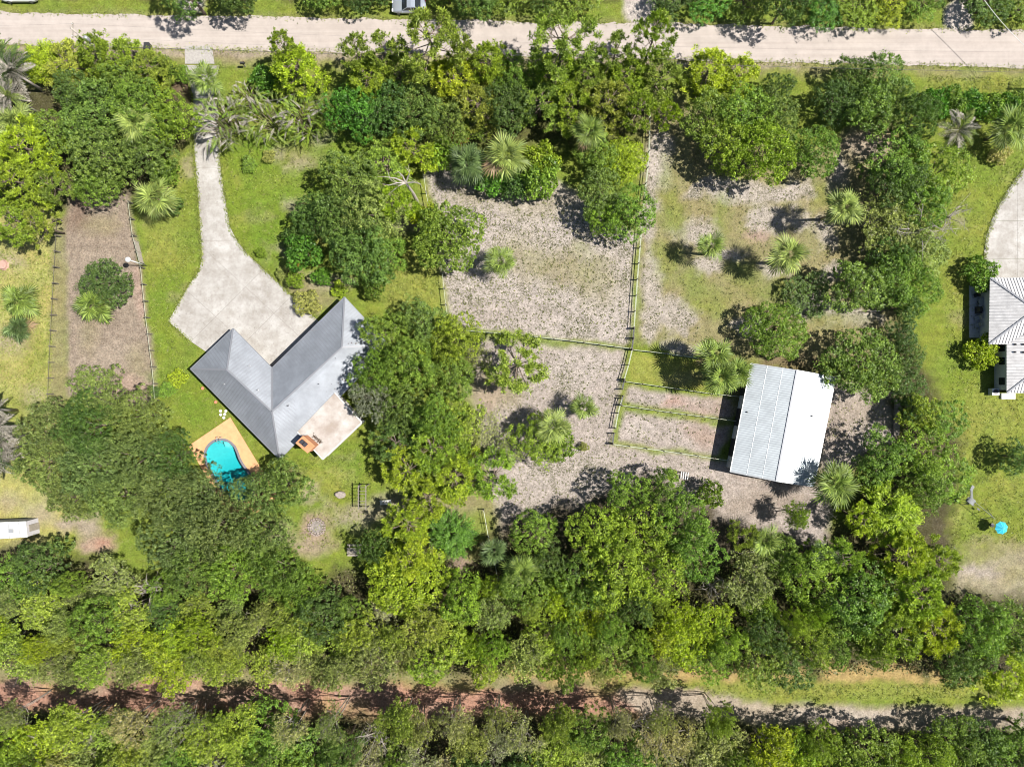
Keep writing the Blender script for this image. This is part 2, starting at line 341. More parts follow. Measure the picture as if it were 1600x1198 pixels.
strip((970, 632), (1145, 657), 9, 'grass'); strip((955, 692), (1140, 718), 9, 'grass', .8); strip((986, 540), (960, 690), 9, 'grass'); strip((725, 515), (990, 545), 9, 'grass', .85)
strip((996, 380), (985, 545), 9, 'grass', .9); strip((985, 548), (1085, 560), 8, 'grass', .8); strip((985, 600), (1150, 620), 7, 'grass', .8)
strip((664, 290), (697, 480), 9, 'yellow', .7)
paint([(1140, 560), (1300, 590), (1400, 610), (1400, 700), (1290, 760), (1150, 745)], 'brown', .55, 8); paint([(1285, 595), (1385, 610), (1395, 690), (1290, 740)], 'bare', 1, 8); paint((1310, 660, 20, 40), 'mulch', .5, 12); paint((1350, 640, 26, 24), 'shoulder', .6, 14); paint((1200, 785, 70, 22), 'mulch', .6, 16)
paint([(1195, 545), (1290, 560), (1285, 582), (1190, 568)], 'brown', .7, 5)
# neighbour on the east
paint([(1445, 125), (2000, 135), (2000, 950), (1480, 935), (1465, 700), (1470, 420)], 'grass', 1, 8)
for e in ((1510, 660, 30, 60), (1500, 460, 20, 60), (1570, 650, 40, 40), (1520, 330, 25, 40), (1580, 760, 30, 30)): paint(e, 'yellow', 0.7, 16)
paint((1500, 600, 20, 40), 'lush', .6, 14); paint((1530, 300, 20, 50), 'lush', .5, 16); paint([(1445, 115), (2000, 125), (2000, 150), (1445, 140)], 'yellow', .6, 6)
paint([(1480, 870), (1640, 850), (1640, 960), (1480, 930)], 'shoulder', .75, 16, 30); paint((1580, 900, 26, 14), 'dry', .7, 12, 20); paint((1560, 860, 60, 14), 'dry', .7, 12); paint((1470, 830, 8, 26), 'shoulder', .9, 6)
paint((1525, 890, 34, 12), 'bare', .8, 10)
# worn, drier patches on the lawns
for k_ in range(46):
    lw = ((360+(k_*67) % 190, 225+(k_*41) % 190), (222+(k_*29) % 85, 250+(k_*83) % 400), (1462+(k_*53) % 140, 230+(k_*97) % 620), (450+(k_*31) % 130, 700+(k_*47) % 160))[k_ % 4]
    paint((lw[0], lw[1], 7+(k_*13) % 16, 5+(k_*7) % 12), ('yellow', 'hay', 'dry', 'lush', 'shoulder')[k_ % 5], .55, 8, 22)
# woods and trail
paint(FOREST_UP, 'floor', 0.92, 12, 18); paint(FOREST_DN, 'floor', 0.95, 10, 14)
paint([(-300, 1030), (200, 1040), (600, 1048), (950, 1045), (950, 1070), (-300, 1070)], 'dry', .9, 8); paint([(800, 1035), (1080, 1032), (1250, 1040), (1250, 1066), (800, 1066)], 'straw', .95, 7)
for e in ((170, 1020, 16, 12), (240, 1045, 34, 16), (490, 1035, 24, 8), (620, 1035, 24, 10), (385, 1022, 10, 12)): paint(e, 'pinkish', .9, 10)
paint([(1280, 1035), (1430, 1040), (1440, 1066), (1280, 1064)], 'straw', 1, 7); paint([(1450, 1045), (1520, 1048), (1520, 1068), (1450, 1068)], 'straw', .9, 6)
paint([(-300, 1062), (400, 1068), (700, 1074), (1000, 1080), (1110, 1084), (1020, 1116), (700, 1120), (300, 1116), (-300, 1112)], 'red', 1, 8, 14)
for k_ in range(26): paint((k_*43-20+(k_*37) % 29, 1066+(k_*53) % 50, 12+(k_*17) % 18, 5+(k_*11) % 7), ('brown', 'pinkish', 'straw', 'dry', 'mulch')[k_ % 5], .6, 9, 14)
for e in ((320, 1085, 60, 12), (570, 1085, 40, 12), (420, 1082, 30, 8), (1010, 1090, 60, 10)): paint(e, 'pinkish', .6, 14)
paint([(960, 1080), (1110, 1078), (1210, 1098), (1400, 1104), (1700, 1108), (1700, 1142), (1350, 1142), (1260, 1134), (1000, 1116)], 'shoulder', .95, 6, 8); paint((1320, 1118, 80, 8), 'pale', .6, 10); paint((1310, 1128, 30, 8), 'pinkish', .7, 8)
paint([(1080, 1066), (1700, 1066), (1700, 1088), (1400, 1090), (1200, 1090), (1110, 1082)], 'yellow', .95, 7, 12)
# driveway verges and the far bank
paint((284, 130, 16, 16), 'brown', .8, 7); paint((350, 92, 26, 7), 'mulch', .8, 6); paint((365, 100, 40, 8), 'dry', .8, 6); paint((400, 122, 50, 10), 'grass', .8, 8)
for e in ((1000, 15, 24, 30), (1498, 25, 22, 26), (300, 0, 20, 20)): paint(e, 'pale', 1, 4, 6)
zz = (fbm(GX/3.0, GY/3.0, 77)-0.5)*0.06
edge = np.maximum(np.abs(GX)-84, np.abs(GY)-66)
zz = np.where(edge > 0, 0, zz)-0.05
ny, nx = GX.shape; idx = np.arange(nx*ny).reshape(ny, nx)
F = np.stack([idx[:-1, :-1], idx[:-1, 1:], idx[1:, 1:], idx[1:, :-1]], -1).reshape(-1, 4)
POOL_PX = [(347, 688), (334, 691), (325, 700), (322, 713), (331.5, 737), (341, 754), (357, 773), (379, 781), (394, 771), (394.5, 752), (384, 734), (373, 717), (366, 699), (353, 689)]
pool_d = sdf(POOL_PX, PX, PY).ravel(); F = F[~(pool_d[F].min(1) < 2.0)]
def ground_material():
    m, n, l, b = nodes('ground'); b.inputs['Roughness'].default_value = 0.95; b.inputs['Specular IOR Level'].default_value = 0.1
    ca = n.new('ShaderNodeAttribute'); ca.attribute_name = 'gcol'; wa = n.new('ShaderNodeAttribute'); wa.attribute_name = 'gmix'
    sp = n.new('ShaderNodeSeparateColor'); l.new(wa.outputs['Color'], sp.inputs[0])
    tc = n.new('ShaderNodeTexCoord')
    def noise(scale, det=4, rough=.6):
        t = n.new('ShaderNodeTexNoise'); t.inputs['Scale'].default_value = scale; t.inputs['Detail'].default_value = det; t.inputs['Roughness'].default_value = rough
        l.new(tc.outputs['Object'], t.inputs['Vector']); return t.outputs[0]
    def rng_(x, a, b_, c, d):
        r = n.new('ShaderNodeMapRange'); r.inputs[1].default_value = a; r.inputs[2].default_value = b_; r.inputs[3].default_value = c; r.inputs[4].default_value = d
        l.new(x, r.inputs[0]); return r.outputs[0]
    def math_(op, x, y):
        q = n.new('ShaderNodeMath'); q.operation = op
        for i, k in enumerate((x, y)):
            if isinstance(k, (int, float)): q.inputs[i].default_value = k
            else: l.new(k, q.inputs[i])
        return q.outputs[0]
    def mix(fac, a, b_, blend='MIX'):
        q = n.new('ShaderNodeMix'); q.data_type = 'RGBA'; q.blend_type = blend
        if isinstance(fac, (int, float)): q.inputs[0].default_value = fac
        else: l.new(fac, q.inputs[0])
        for i, k in ((6, a), (7, b_)):
            if isinstance(k, tuple): q.inputs[i].default_value = (*k, 1)
            else: l.new(k, q.inputs[i])
        return q.outputs[2]
    fine = noise(4.2, 5, .75); mid = noise(1.1, 5, .65); big = noise(.22, 4)
    # overall tone variation
    c = mix(1.0, ca.outputs['Color'], rng_(mid, .3, .7, .72, 1.28), 'MULTIPLY')
    c = mix(1.0, c, rng_(fine, .3, .7, .62, 1.38), 'MULTIPLY')
    # grass: patches going yellow / deep green
    gfac = math_('MULTIPLY', rng_(big, .4, .65, 0, .55), sp.outputs[1]); c = mix(gfac, c, mix(1.0, c, (1.35, 1.05, 1.1), 'MULTIPLY'))
    gf2 = math_('MULTIPLY', rng_(noise(2.2, 5, .7), .5, .66, 0, .55), sp.outputs[1]); c = mix(gf2, c, mix(1.0, c, (.55, .68, .45), 'MULTIPLY'))
    gf3 = math_('MULTIPLY', rng_(noise(1.6, 6, .8), .56, .70, 0, .5), sp.outputs[1]); c = mix(gf3, c, (0.210, 0.176, 0.092))
    # weed speckle on sand
    wz = rng_(math_('ADD', noise(4.6, 3, .85), math_('ADD', math_('MULTIPLY', math_('SUBTRACT', big, .5), .45), math_('MULTIPLY', math_('SUBTRACT', noise(.75, 3, .6), .5), .22))), .50, .60, 0, .85)
    c = mix(math_('MULTIPLY', wz, sp.outputs[0]), c, (0.052, 0.052, 0.025))
    w2 = rng_(noise(6.5, 3, .8), .56, .66, 0, .6); c = mix(math_('MULTIPLY', w2, sp.outputs[0]), c, (0.336, 0.307, 0.286))
    # litter: brown flecks
    lz = rng_(noise(4.5, 4, .8), .50, .62, 0, .7); c = mix(math_('MULTIPLY', lz, sp.outputs[2]), c, mix(1.0, c, (.55, .45, .40), 'MULTIPLY'))
    lz2 = rng_(noise(3.1, 4, .8), .58, .70, 0, .5); c = mix(math_('MULTIPLY', lz2, sp.outputs[2]), c, (0.227, 0.181, 0.147))
    l.new(c, b.inputs['Base Color'])
    bp = n.new('ShaderNodeBump'); bp.inputs['Strength'].default_value = .9; bp.inputs['Distance'].default_value = .12
    l.new(math_('ADD', fine, math_('MULTIPLY', noise(9, 3, .7), .5)), bp.inputs['Height']); l.new(bp.outputs[0], b.inputs['Normal'])
    return m
g = link('ground', np_mesh('ground', np.stack([GX, GY, zz], -1).reshape(-1, 3), F, ground_material(), col={'gcol': GCOL.reshape(-1, 4), 'gmix': GW.reshape(-1, 4)}))
tag(g, 'lawn, sandy paddocks and forest floor of the rural lot', None, None, 'structure')

# ------------------------------------------------------------------ ROAD
def road_material():
    m, n, l, b = nodes('dirt_road'); b.inputs['Roughness'].default_value = 0.95; b.inputs['Specular IOR Level'].default_value = .1
    tc = n.new('ShaderNodeTexCoord'); mp = n.new('ShaderNodeMapping'); mp.inputs['Scale'].default_value = (.05, 2.2, 1); mp.inputs['Rotation'].default_value = (0, 0, R(1.2)); l.new(tc.outputs['Object'], mp.inputs[0])
    t = n.new('ShaderNodeTexNoise'); t.inputs['Scale'].default_value = 1.0; t.inputs['Detail'].default_value = 5; l.new(mp.outputs[0], t.inputs['Vector'])
    t2 = n.new('ShaderNodeTexNoise'); t2.inputs['Scale'].default_value = .5; t2.inputs['Detail'].default_value = 7; t2.inputs['Roughness'].default_value = .75; l.new(tc.outputs['Object'], t2.inputs['Vector'])
    r = n.new('ShaderNodeValToRGB'); r.color_ramp.elements[0].position = .32; r.color_ramp.elements[0].color = (0.239, 0.208, 0.188, 1); r.color_ramp.elements[1].position = .68; r.color_ramp.elements[1].color = (0.267, 0.237, 0.216, 1)
    l.new(t.outputs[0], r.inputs[0])
    mr = n.new('ShaderNodeMapRange'); mr.inputs[1].default_value = .3; mr.inputs[2].default_value = .7; mr.inputs[3].default_value = .86; mr.inputs[4].default_value = 1.1; l.new(t2.outputs[0], mr.inputs[0])
    mx = n.new('ShaderNodeMix'); mx.data_type = 'RGBA'; mx.blend_type = 'MULTIPLY'; mx.inputs[0].default_value = 1; l.new(r.outputs[0], mx.inputs[6]); l.new(mr.outputs[0], mx.inputs[7])
    l.new(mx.outputs[2], b.inputs['Base Color'])
    t3 = n.new('ShaderNodeTexNoise'); t3.inputs['Scale'].default_value = 12; l.new(tc.outputs['Object'], t3.inputs['Vector'])
    bp = n.new('ShaderNodeBump'); bp.inputs['Strength'].default_value = .3; bp.inputs['Distance'].default_value = .05; l.new(t3.outputs[0], bp.inputs['Height']); l.new(bp.outputs[0], b.inputs['Normal'])
    return m
rng = np.random.default_rng(3)
xs = np.concatenate([np.arange(-3000, -200, 200), np.arange(-200, 1800, 5), np.arange(1800, 4600, 200)])
up = 19+xs*29/1600+(fbm(xs/30, xs*0, 5)-.5)*7+(fbm(xs/7, xs*0, 8)-.5)*4
dn = 70+xs*36/1600+(fbm(xs/30, xs*0, 15)-.5)*5+(fbm(xs/7, xs*0, 18)-.5)*4
V = []; nrow = 5
for j in range(nrow):
    t = j/(nrow-1); q = up*(1-t)+dn*t
    V.append(np.stack([(xs-800)*S, (599-q)*S, np.full(len(xs), 0.008)], -1))
V = np.concatenate(V); nn = len(xs); idx = np.arange(nn*nrow).reshape(nrow, nn)
F = np.stack([idx[1:, :-1], idx[1:, 1:], idx[:-1, 1:], idx[:-1, :-1]], -1).reshape(-1, 4)
tag(link('road', np_mesh('road', V, F, road_material())), 'pale graded dirt road crossing the top of the lot', None, None, 'structure')

# ------------------------------------------------------------------ concrete drives cut into slabs
def slabs(parent_name, label, poly_px, cuts, m, z=0.03, gap=0.035):
    root = bpy.data.objects.new(parent_name, None); COL.objects.link(root); tag(root, label, None, None, 'structure')
    bm = bmesh.new(); bm.faces.new([bm.verts.new(P(x, y)) for x, y in poly_px])
    for (ax, ay), (bx, by) in cuts:
        a, b = P(ax, ay), P(bx, by); n = Vector((-(b-a).y, (b-a).x, 0)).normalized()
        bmesh.ops.bisect_plane(bm, geom=bm.verts[:]+bm.edges[:]+bm.faces[:], plane_co=a, plane_no=n)
    for f in list(bm.faces):
        pts = [v.co.copy() for v in f.verts]
        if f.calc_area() < 0.3: continue
        c = f.calc_center_median(); nrm = f.normal
        # inset each edge
        out = []; k = len(pts); sgn = 1 if nrm.z > 0 else -1
        for i in range(k):
            p0, p1, p2 = pts[i-1], pts[i], pts[(i+1) % k]
            d1 = (p1-p0).normalized(); d2 = (p2-p1).normalized()
            q = Vector((-d1.y-d2.y, d1.x+d2.x, 0))*sgn
            q = q.normalized()*gap/2 if q.length > 1e-4 else Vector((0, 0, 0))
            out.append((p1+q).to_2d())
        mb = MB().prism([(p.x, p.y) for p in out], -0.1, z+random.uniform(-.004, .004))
        mb.build('slab', m, root)
    bm.free()
    return root
M['joint'] = mat('joint_soil', (0.12, 0.10, 0.085), 0.95)
DRIVE = [(288, 102), (343, 103), (338, 125), (341, 190), (343, 250), (350, 300), (359, 353), (366, 368), (374, 381), (386, 396), (400, 409), (495, 499), (498, 503), (438, 590), (422, 586), (366, 532), (332, 560), (321, 549), (296, 532), (263, 502), (280, 472), (296, 444), (306, 431), (311, 423), (315, 406), (315, 388), (312, 345), (309, 300), (303, 224), (302, 150), (293, 122)]
slabs('driveway', 'pale concrete driveway widening into a parking apron by the house', DRIVE,
      [((390, 528), (448, 470)), ((340, 492), (400, 432)), ((315, 475), (365, 520)), ((358, 425), (440, 500)), ((290, 376), (390, 376)), ((290, 318), (390, 318)), ((290, 262), (390, 262)), ((280, 205), (390, 205)), ((280, 150), (390, 150)), ((430, 573), (520, 480))], M['concrete'])
slabs('driveway', 'concrete driveway of the neighbouring house curving off the east edge',
      [(1640, 235), (1600, 262), (1580, 288), (1562, 318), (1549, 345), (1541, 370), (1537, 395), (1539, 412), (1548, 428), (1548, 445), (1640, 445)],
      [((1537, 405), (1640, 404)), ((1590, 200), (1590, 460)), ((1540, 345), (1640, 345))], M['concrete'])
MB().prism([P(x, y).to_2d() for x, y in ((289, 72), (331, 72), (335, 100), (289, 100))], -0.1, 0.02).build('driveway_apron', mat('gravel_apron', (.25, .235, .22), .95, noise=.3, nscale=4)); tag(bpy.data.objects['driveway_apron'], 'grey gravel apron linking the driveway and the dirt road', None, None, 'structure')
MB().prism([P(x, y).to_2d() for x, y in DRIVE[4:-2]], -0.12, 0.0).build('driveway_bed', M['joint']); tag(bpy.data.objects['driveway_bed'], 'dark soil in the joints between driveway slabs', None, None, 'structure')

# ------------------------------------------------------------------ roofs
def plane_normal(poly):
    p = [Vector(q) for q in poly]; n = (p[1]-p[0]).cross(p[2]-p[0]).normalized()
    return n if n.z > 0 else -n
def ribs(mb, poly, a, b, spacing, w, h, lift=0.0):
    """standing seams on the plane polygon, perpendicular to its eave a-b"""
    a, b = Vector(a), Vector(b); n = plane_normal(poly); u = (b-a).normalized(); v = n.cross(u)
    q = [((Vector(p)-a).dot(u), (Vector(p)-a).dot(v)) for p in poly]
    lo, hi = min(x for x, _ in q), max(x for x, _ in q); s = lo+spacing/2
    while s < hi:
        ys = []
        for i in range(len(q)):
            (x1, y1), (x2, y2) = q[i], q[(i+1) % len(q)]
            if (x1 > s) != (x2 > s): ys.append(y1+(y2-y1)*(s-x1)/(x2-x1))
        ys.sort()
        for k in range(0, len(ys)-1, 2):
            if ys[k+1]-ys[k] > .15: mb_bar(mb, a+u*s+v*(ys[k]+.04)+n*(h/2+lift), a+u*s+v*(ys[k+1]-.04)+n*(h/2+lift), u*w/2, n*h/2)
        s += spacing
def mb_bar(mb, a, b, u, v):
    vs = [p+k for p in (a, b) for k in (-u-v, u-v, u+v, -u+v)]
    mb.add(vs, [(3,2,1,0), (4,5,6,7), (0,1,5,4), (1,2,6,5), (2,3,7,6), (3,0,4,7)])
def roof(root, slopes, rib, m, rib_m, caps, cap_m, thick=.07):
    """slopes: list of (polygon, eave a, eave b)"""
    rb = MB()
    for poly, a, b in slopes:
        n = plane_normal(poly); MB().slab3(poly, n, thick).build('roof_slope', m, root)
        ribs(rb, poly, a, b, *rib)
    tag(rb.build('roof_seam', rib_m, root), kind='stuff')
    cm = MB()
    for a, b in caps: cm.bar(Vector(a)+Vector((0, 0, .05)), Vector(b)+Vector((0, 0, .05)), .22, .07)
    cm.build('ridge_cap', cap_m, root)
def rel(root, pts): return [Vector(p)-root.location for p in pts]

# main house -------------------------------------------------------
def zc(x, y, h): return P(280+x/4.278, 450+y/4.278, h)     # house crop coordinates
eh, rh = 2.75, 4.6
o0 = P(430, 590)
house = empty('farmhouse', o0, 'long L-shaped house with a grey metal hip roof beside the driveway apron', 'house')
A = zc(75, 540, eh)-o0; B = zc(360, 270, eh)-o0; C_ = zc(620, 535, eh)-o0; D = zc(880, 282, eh)-o0; E = zc(1105, 60, eh)-o0
K = zc(1405, 382, eh)-o0; G_ = zc(672, 1145, eh)-o0
R1 = zc(320, 545, rh)-o0; R3 = zc(600, 820, rh)-o0; R4 = zc(640, 830, rh)-o0; R2 = zc(1088, 395, rh)-o0
R34 = (R3+R4)/2
# planarise the ridge: use real geometry from eaves
u = (E-C_).normalized(); v = Vector((-u.y, u.x, 0))           # u: NE along the east wing
slopes = [([A, B, R1], A, B), ([B, C_, R34, R1], B, C_), ([A, R1, R34, G_], G_, A),
          ([C_, E, R2, R34], C_, E), ([E, K, R2], E, K), ([K, G_, R34, R2], K, G_)]
roof(house, slopes, (.41, .03, .016), M['metal_roof'], M['metal_trim'], [(A, R1), (B, R1), (R1, R34), (R34, R2), (R34, G_), (R2, E), (R2, K), (C_, R34)], M['metal_trim'])
# flashing line across the east wing
MB().bar(D+Vector((0, 0, .06)), zc(1088, 282, 3.55)-o0+Vector((0, 0, .1)), .14, .05).build('roof_flashing', M['metal_trim'], house)
def inset_walls(root, pts, d, z1, m, name='wall'):
    k = len(pts); area = sum(pts[i].x*pts[(i+1) % k].y-pts[(i+1) % k].x*pts[i].y for i in range(k)); sg = 1 if area > 0 else -1
    ins = []
    for i in range(k):
        p0, p1, p2 = pts[i-1].to_2d(), pts[i].to_2d(), pts[(i+1) % k].to_2d()
        d1 = (p1-p0).normalized(); d2 = (p2-p1).normalized(); n1_ = Vector((-d1.y, d1.x))*sg; n2_ = Vector((-d2.y, d2.x))*sg
        ins.append(p1+(n1_+n2_)*d/(1+n1_.dot(n2_)))
    for i in range(k):
        a, b = ins[i], ins[(i+1) % k]; q = (b-a).normalized(); nn_ = Vector((-q.y, q.x))*sg*.15
        MB().prism([a, b, b+nn_, a+nn_], -.1, z1).build(name, m, root)
    return ins
ins = inset_walls(house, [A, B, C_, E, K, G_], .55, eh-.02, M['stucco'])
MB().prism([A, B, C_, E, K, G_], eh-.13, eh-.09).build('soffit', M['white_wall'], house)
gut = MB()
for a, b in ((A, B), (B, C_), (C_, E), (E, K), (K, G_), (G_, A)): gut.bar(Vector(a)-Vector((0, 0, .06)), Vector(b)-Vector((0, 0, .06)), .13, .12)
gut.build('gutter', M['metal_trim'], house)
def wall_piece(root, name, a, b, t, w, z0, z1, m, off=-.04):
    """panel on the wall line a-b, centred at fraction t"""
    a, b = Vector((*a, 0)), Vector((*b, 0)); d = (b-a).normalized(); c = a+(b-a)*t; n = Vector((d.y, -d.x, 0))
    return MB().bar(c-d*w/2+Vector((0, 0, (z0+z1)/2)), c+d*w/2+Vector((0, 0, (z0+z1)/2)), .10, z1-z0).build(name, m, root)
wall_piece(house, 'garage_door', ins[1], ins[2], .35, 4.8, 0, 2.2, M['white_paint'])
wall_piece(house, 'door', ins[2], ins[3], .25, 1.0, 0, 2.1, M['dark'])
for t in (.45, .62, .82): wall_piece(house, 'window', ins[2], ins[3], t, 1.5, .9, 2.1, M['glass'])
for t in (.15, .4, .65, .85): wall_piece(house, 'window', ins[5], ins[0], t, 1.4, .9, 2.1, M['glass'])
wall_piece(house, 'window', ins[0], ins[1], .5, 1.4, .9, 2.1, M['glass'])
for t in (.2, .5, .75): wall_piece(house, 'window', ins[4], ins[5], t, 1.8, .3, 2.1, M['glass'])
def on_slope(i, px, py):
    """point of slope i under photo pixel of the crop"""
    poly = slopes[i][0]; n = plane_normal(poly); a = Vector(poly[0])+o0; c = Vector((0, 0, H)); d = zc(px, py, 0)-c
    return c+d*((a-c).dot(n)/d.dot(n))-o0
for i, x, y in ((1, 527, 682), (2, 533, 868), (5, 727, 785), (5, 935, 640), (5, 1048, 470), (1, 470, 520), (2, 300, 640)):
    p = on_slope(i, x, y); MB().lathe([(.11, -.1), (.11, .02), (.055, .04), (.055, .38), (.03, .38)], 10).build('vent_pipe', M['dark'] if i == 5 else M['steel'], house, p)
# flat patio roof at the back
PR = [zc(790, 960, 3.15), zc(1040, 700, 3.15), zc(1262, 850, 3.15), zc(960, 1145, 3.15)]
lan = [p-o0 for p in PR]
lan[2] = lan[1]+(lan[3]-lan[0])*((lan[2]-lan[1]).length/(lan[3]-lan[0]).length)
MB().prism([p.to_2d() for p in lan], 3.05, 3.17).build('patio_roof', M['patio_roof'], house)
mb = MB(); a, b, c, d = [Vector((p.x, p.y, 3.19)) for p in lan]
for i in range(1, 17):
    t = i/17; mb.bar(a+(d-a)*t, b+(c-b)*t, .05, .03)
tag(mb.build('patio_roof_seam', M['patio_roof'], house), kind='stuff')
mb = MB()
for p, q in ((b, c), (c, d), (d, a)): mb.bar(p-Vector((0, 0, .08)), q-Vector((0, 0, .08)), .12, .18)
mb.build('fascia', M['white_paint'], house)
for t in (.02, .33, .66, .98):
    p = d+(c-d)*t+(a-d).normalized()*.25; MB().box((p.x, p.y, 1.5), (.12, .12, 3.1)).build('post', M['white_paint'], house)
MB().prism([(p+(lan[0]-p)*.03).to_2d() for p in lan], -.1, .05).build('patio_slab', M['concrete'], house)
# chimney
def cc(x, y, h): return P(420+x/8.556, 590+y/8.556, h)-o0
T1, T2, T4 = cc(370, 872, 5.2), cc(462, 782, 5.2), cc(520, 1000, 5.2); T3 = T2+(T4-T1)
MB().prism([p.to_2d() for p in (T1, T2, T3, T4)], 0, 5.2).build('chimney', M['orange_stucco'], house)
e1 = (T2-T1); e2 = (T4-T1)
ch = [o for o in house.children if o.name.startswith('chimney')][0]
MB().prism([(T1+e1*s+e2*t).to_2d() for s, t in ((-.05, -.04), (1.05, -.04), (1.05, 1.04), (-.05, 1.04))], 5.205, 5.30).build('chimney_cap', M['orange_stucco'], ch)
for t0 in (.10, .38): MB().prism([(T1+e1*s+e2*t).to_2d() for s, t in ((.28, t0), (.74, t0), (.74, t0+.24), (.28, t0+.24))], 5.30, 5.52).build('flue', M['dark'], ch)
rr = np.random.default_rng(12)
q = [cc(600, 775, 3.17), cc(700, 870, 3.17)]
pts = np.array([np.array(q[0])+(np.array(q[1])-np.array(q[0]))*rr.uniform(0, 1)+np.array([rr.normal()*.15, rr.normal()*.15, .02+rr.uniform(0, .04)]) for _ in range(60)])
Vq, Fq = leaf_quads(pts, norm(np.array([0, 0, 1.])+rr.normal(size=(60, 3))*.3), .3, .13, rr)
lit = link('leaf_litter', np_mesh('leaf_litter', Vq+np.array(o0), Fq, M['litter'])); tag(lit, 'dark leaf litter lying on the stained patio roof', 'leaves', None, 'stuff')

pts = []
for _ in range(170):
    t_ = rr.random(); x_, y_ = 1040+t_*240+rr.normal()*70, 620-t_*330+rr.normal()*70
    p_ = on_slope(5, x_, y_)
    if x_+y_ < 1770 and x_+y_ > 1500 and x_ < 1330: pts.append(tuple(p_+o0+Vector((0, 0, .05))))
Vq, Fq = leaf_quads(np.array(pts), norm(np.array([.3, -.3, 1.])+rr.normal(size=(len(pts), 3))*.3), .22, .12, rr)
tag(link('leaf_litter', np_mesh('leaf_litter', Vq, Fq, M['litter'])), 'fallen oak leaves scattered on the back slope of the house roof', 'leaves', None, 'stuff')
# barn -------------------------------------------------------------
def bc(x, y, h): return P(1100+x/4.99, 540+y/4.99, h)
b0 = P(1222, 660); be, br = 3.1, 4.5
barn = empty('barn', b0, 'white and grey metal barn with a ribbed gable roof by the pens', 'barn')
NW, SW, RN, RS, NE, SE = [bc(*q)-b0 for q in ((366, 138, be), (204, 981, be), (724, 192, br), (562, 1054, br), (1027, 246, be), (858, 1100, be))]
bs = [([NW, RN, RS, SW], SW, NW), ([RN, NE, SE, RS], NE, SE)]
roof(barn, bs, (.305, .07, .035), M['barn_roof'], M['metal_roof'], [(RN, RS)], M['metal_trim'])
mb = MB()
for a, b in ((NW, SW), (NE, SE), (NW, RN), (RN, NE), (SW, RS), (RS, SE)): mb.bar(a-Vector((0, 0, .05)), b-Vector((0, 0, .05)), .12, .14)
mb.build('trim', M['steel'], barn)
lm = MB()
for (p_, q_, r_, t_) in ((NW, SW, RN, RS), (NE, SE, RN, RS)):
    for f_ in (.36, .70): lm.bar(p_.lerp(r_, f_)+Vector((0, 0, .03)), q_.lerp(t_, f_)+Vector((0, 0, .03)), .05, .02)
lm.build('roof_lap', M['barn_roof'], barn)
bi = inset_walls(barn, [NW, NE, SE, SW], .35, be-.1, M['white_wall'])
for e, i in (((NW, RN, NE), 0), ((SW, RS, SE), 1)):
    a, r_, c = [Vector(p) for p in e]; d = (c-a).normalized(); n = Vector((-d.y, d.x, 0))*(-.4 if i == 0 else .4)
    MB().add([a+n+d*.4-Vector((0, 0, .1)), c+n-d*.4-Vector((0, 0, .1)), r_+n-Vector((0, 0, .15)), a+n*1.3+d*.4-Vector((0, 0, .1)), c+n*1.3-d*.4-Vector((0, 0, .1)), r_+n*1.3-Vector((0, 0, .15))], [(0, 1, 2), (5, 4, 3), (0, 3, 4, 1), (1, 4, 5, 2), (2, 5, 3, 0)]).build('gable', M['white_wall'], barn)
for t in (.2, .5, .8): wall_piece(barn, 'stall_door', bi[3], bi[0], t, 2.4, 0, 2.4, M['dark'])
for t in (.25, .6): wall_piece(barn, 'stall_door', bi[1], bi[2], t, 2.4, 0, 2.4, M['dark'])
wall_piece(barn, 'barn_door', bi[2], bi[3], .5, 3.2, 0, 2.8, M['wood'])
for x, y, k in ((335, 517, 0), (838, 548, 1)):
    p = bc(x, y, 3.9)-b0; n = plane_normal(bs[k][0]); a = Vector(bs[k][0][0]); c = Vector((0, 0, H))-b0; d = p-c; p = c+d*((a-c).dot(n)/d.dot(n))
    MB().lathe([(.1, -.1), (.1, .2), (.05, .25)], 10).build('roof_vent', M['dark'], barn, p)

# neighbour's house --------------------------------------------------
def nc(x, y, h): return P(1460+x/4.607, 380+y/4.607, h)
h0 = P(1585, 530); ne, nr = 2.8, 4.9
nh = empty('house', h0, "neighbour's pale house with ribbed hip roof at the east edge of the lot", 'house')
a0, a1 = nc(400, 248, ne)-h0, nc(390, 728, ne)-h0; L = 20.0
a2 = Vector((a1.x+L, a1.y, ne)); a3 = Vector((a0.x+L, a0.y, ne)); my = (a0.y+a1.y)/2; hw = (a0.y-a1.y)/2
r0 = Vector((a0.x+hw, my, nr)); r1 = Vector((a0.x+L-hw, my, nr))
c0_ = nc(520, 726, ne-.05)-h0; c1_ = nc(520, 1078, ne-.05)-h0; cw = 9.0
c0_ = Vector((c1_.x, a1.y+.4, c1_.z)); c2_ = Vector((c1_.x+cw, c1_.y, c1_.z)); c3_ = Vector((c0_.x+cw, c0_.y, c0_.z))
wr = Vector((c1_.x+cw/2, c1_.y+cw/2, c1_.z+1.8)); wr2 = Vector((wr.x, a1.y+2.4, wr.z))
ns_ = [([a0, r0, a1], a1, a0), ([a0, a3, r1, r0], a0, a3), ([a1, r0, r1, a2], a2, a1), ([a3, a2, r1], a3, a2),
       ([c0_, wr2, wr, c1_], c1_, c0_), ([c1_, wr, c2_], c2_, c1_), ([c2_, wr, wr2, c3_], c3_, c2_)]
roof(nh, ns_, (.41, .06, .05), M['tile_metal'], M['dark_rib'], [(a0, r0), (a1, r0), (r0, r1), (c1_, wr), (wr, wr2), (a3, r1), (a2, r1), (c2_, wr)], M['metal_trim'])
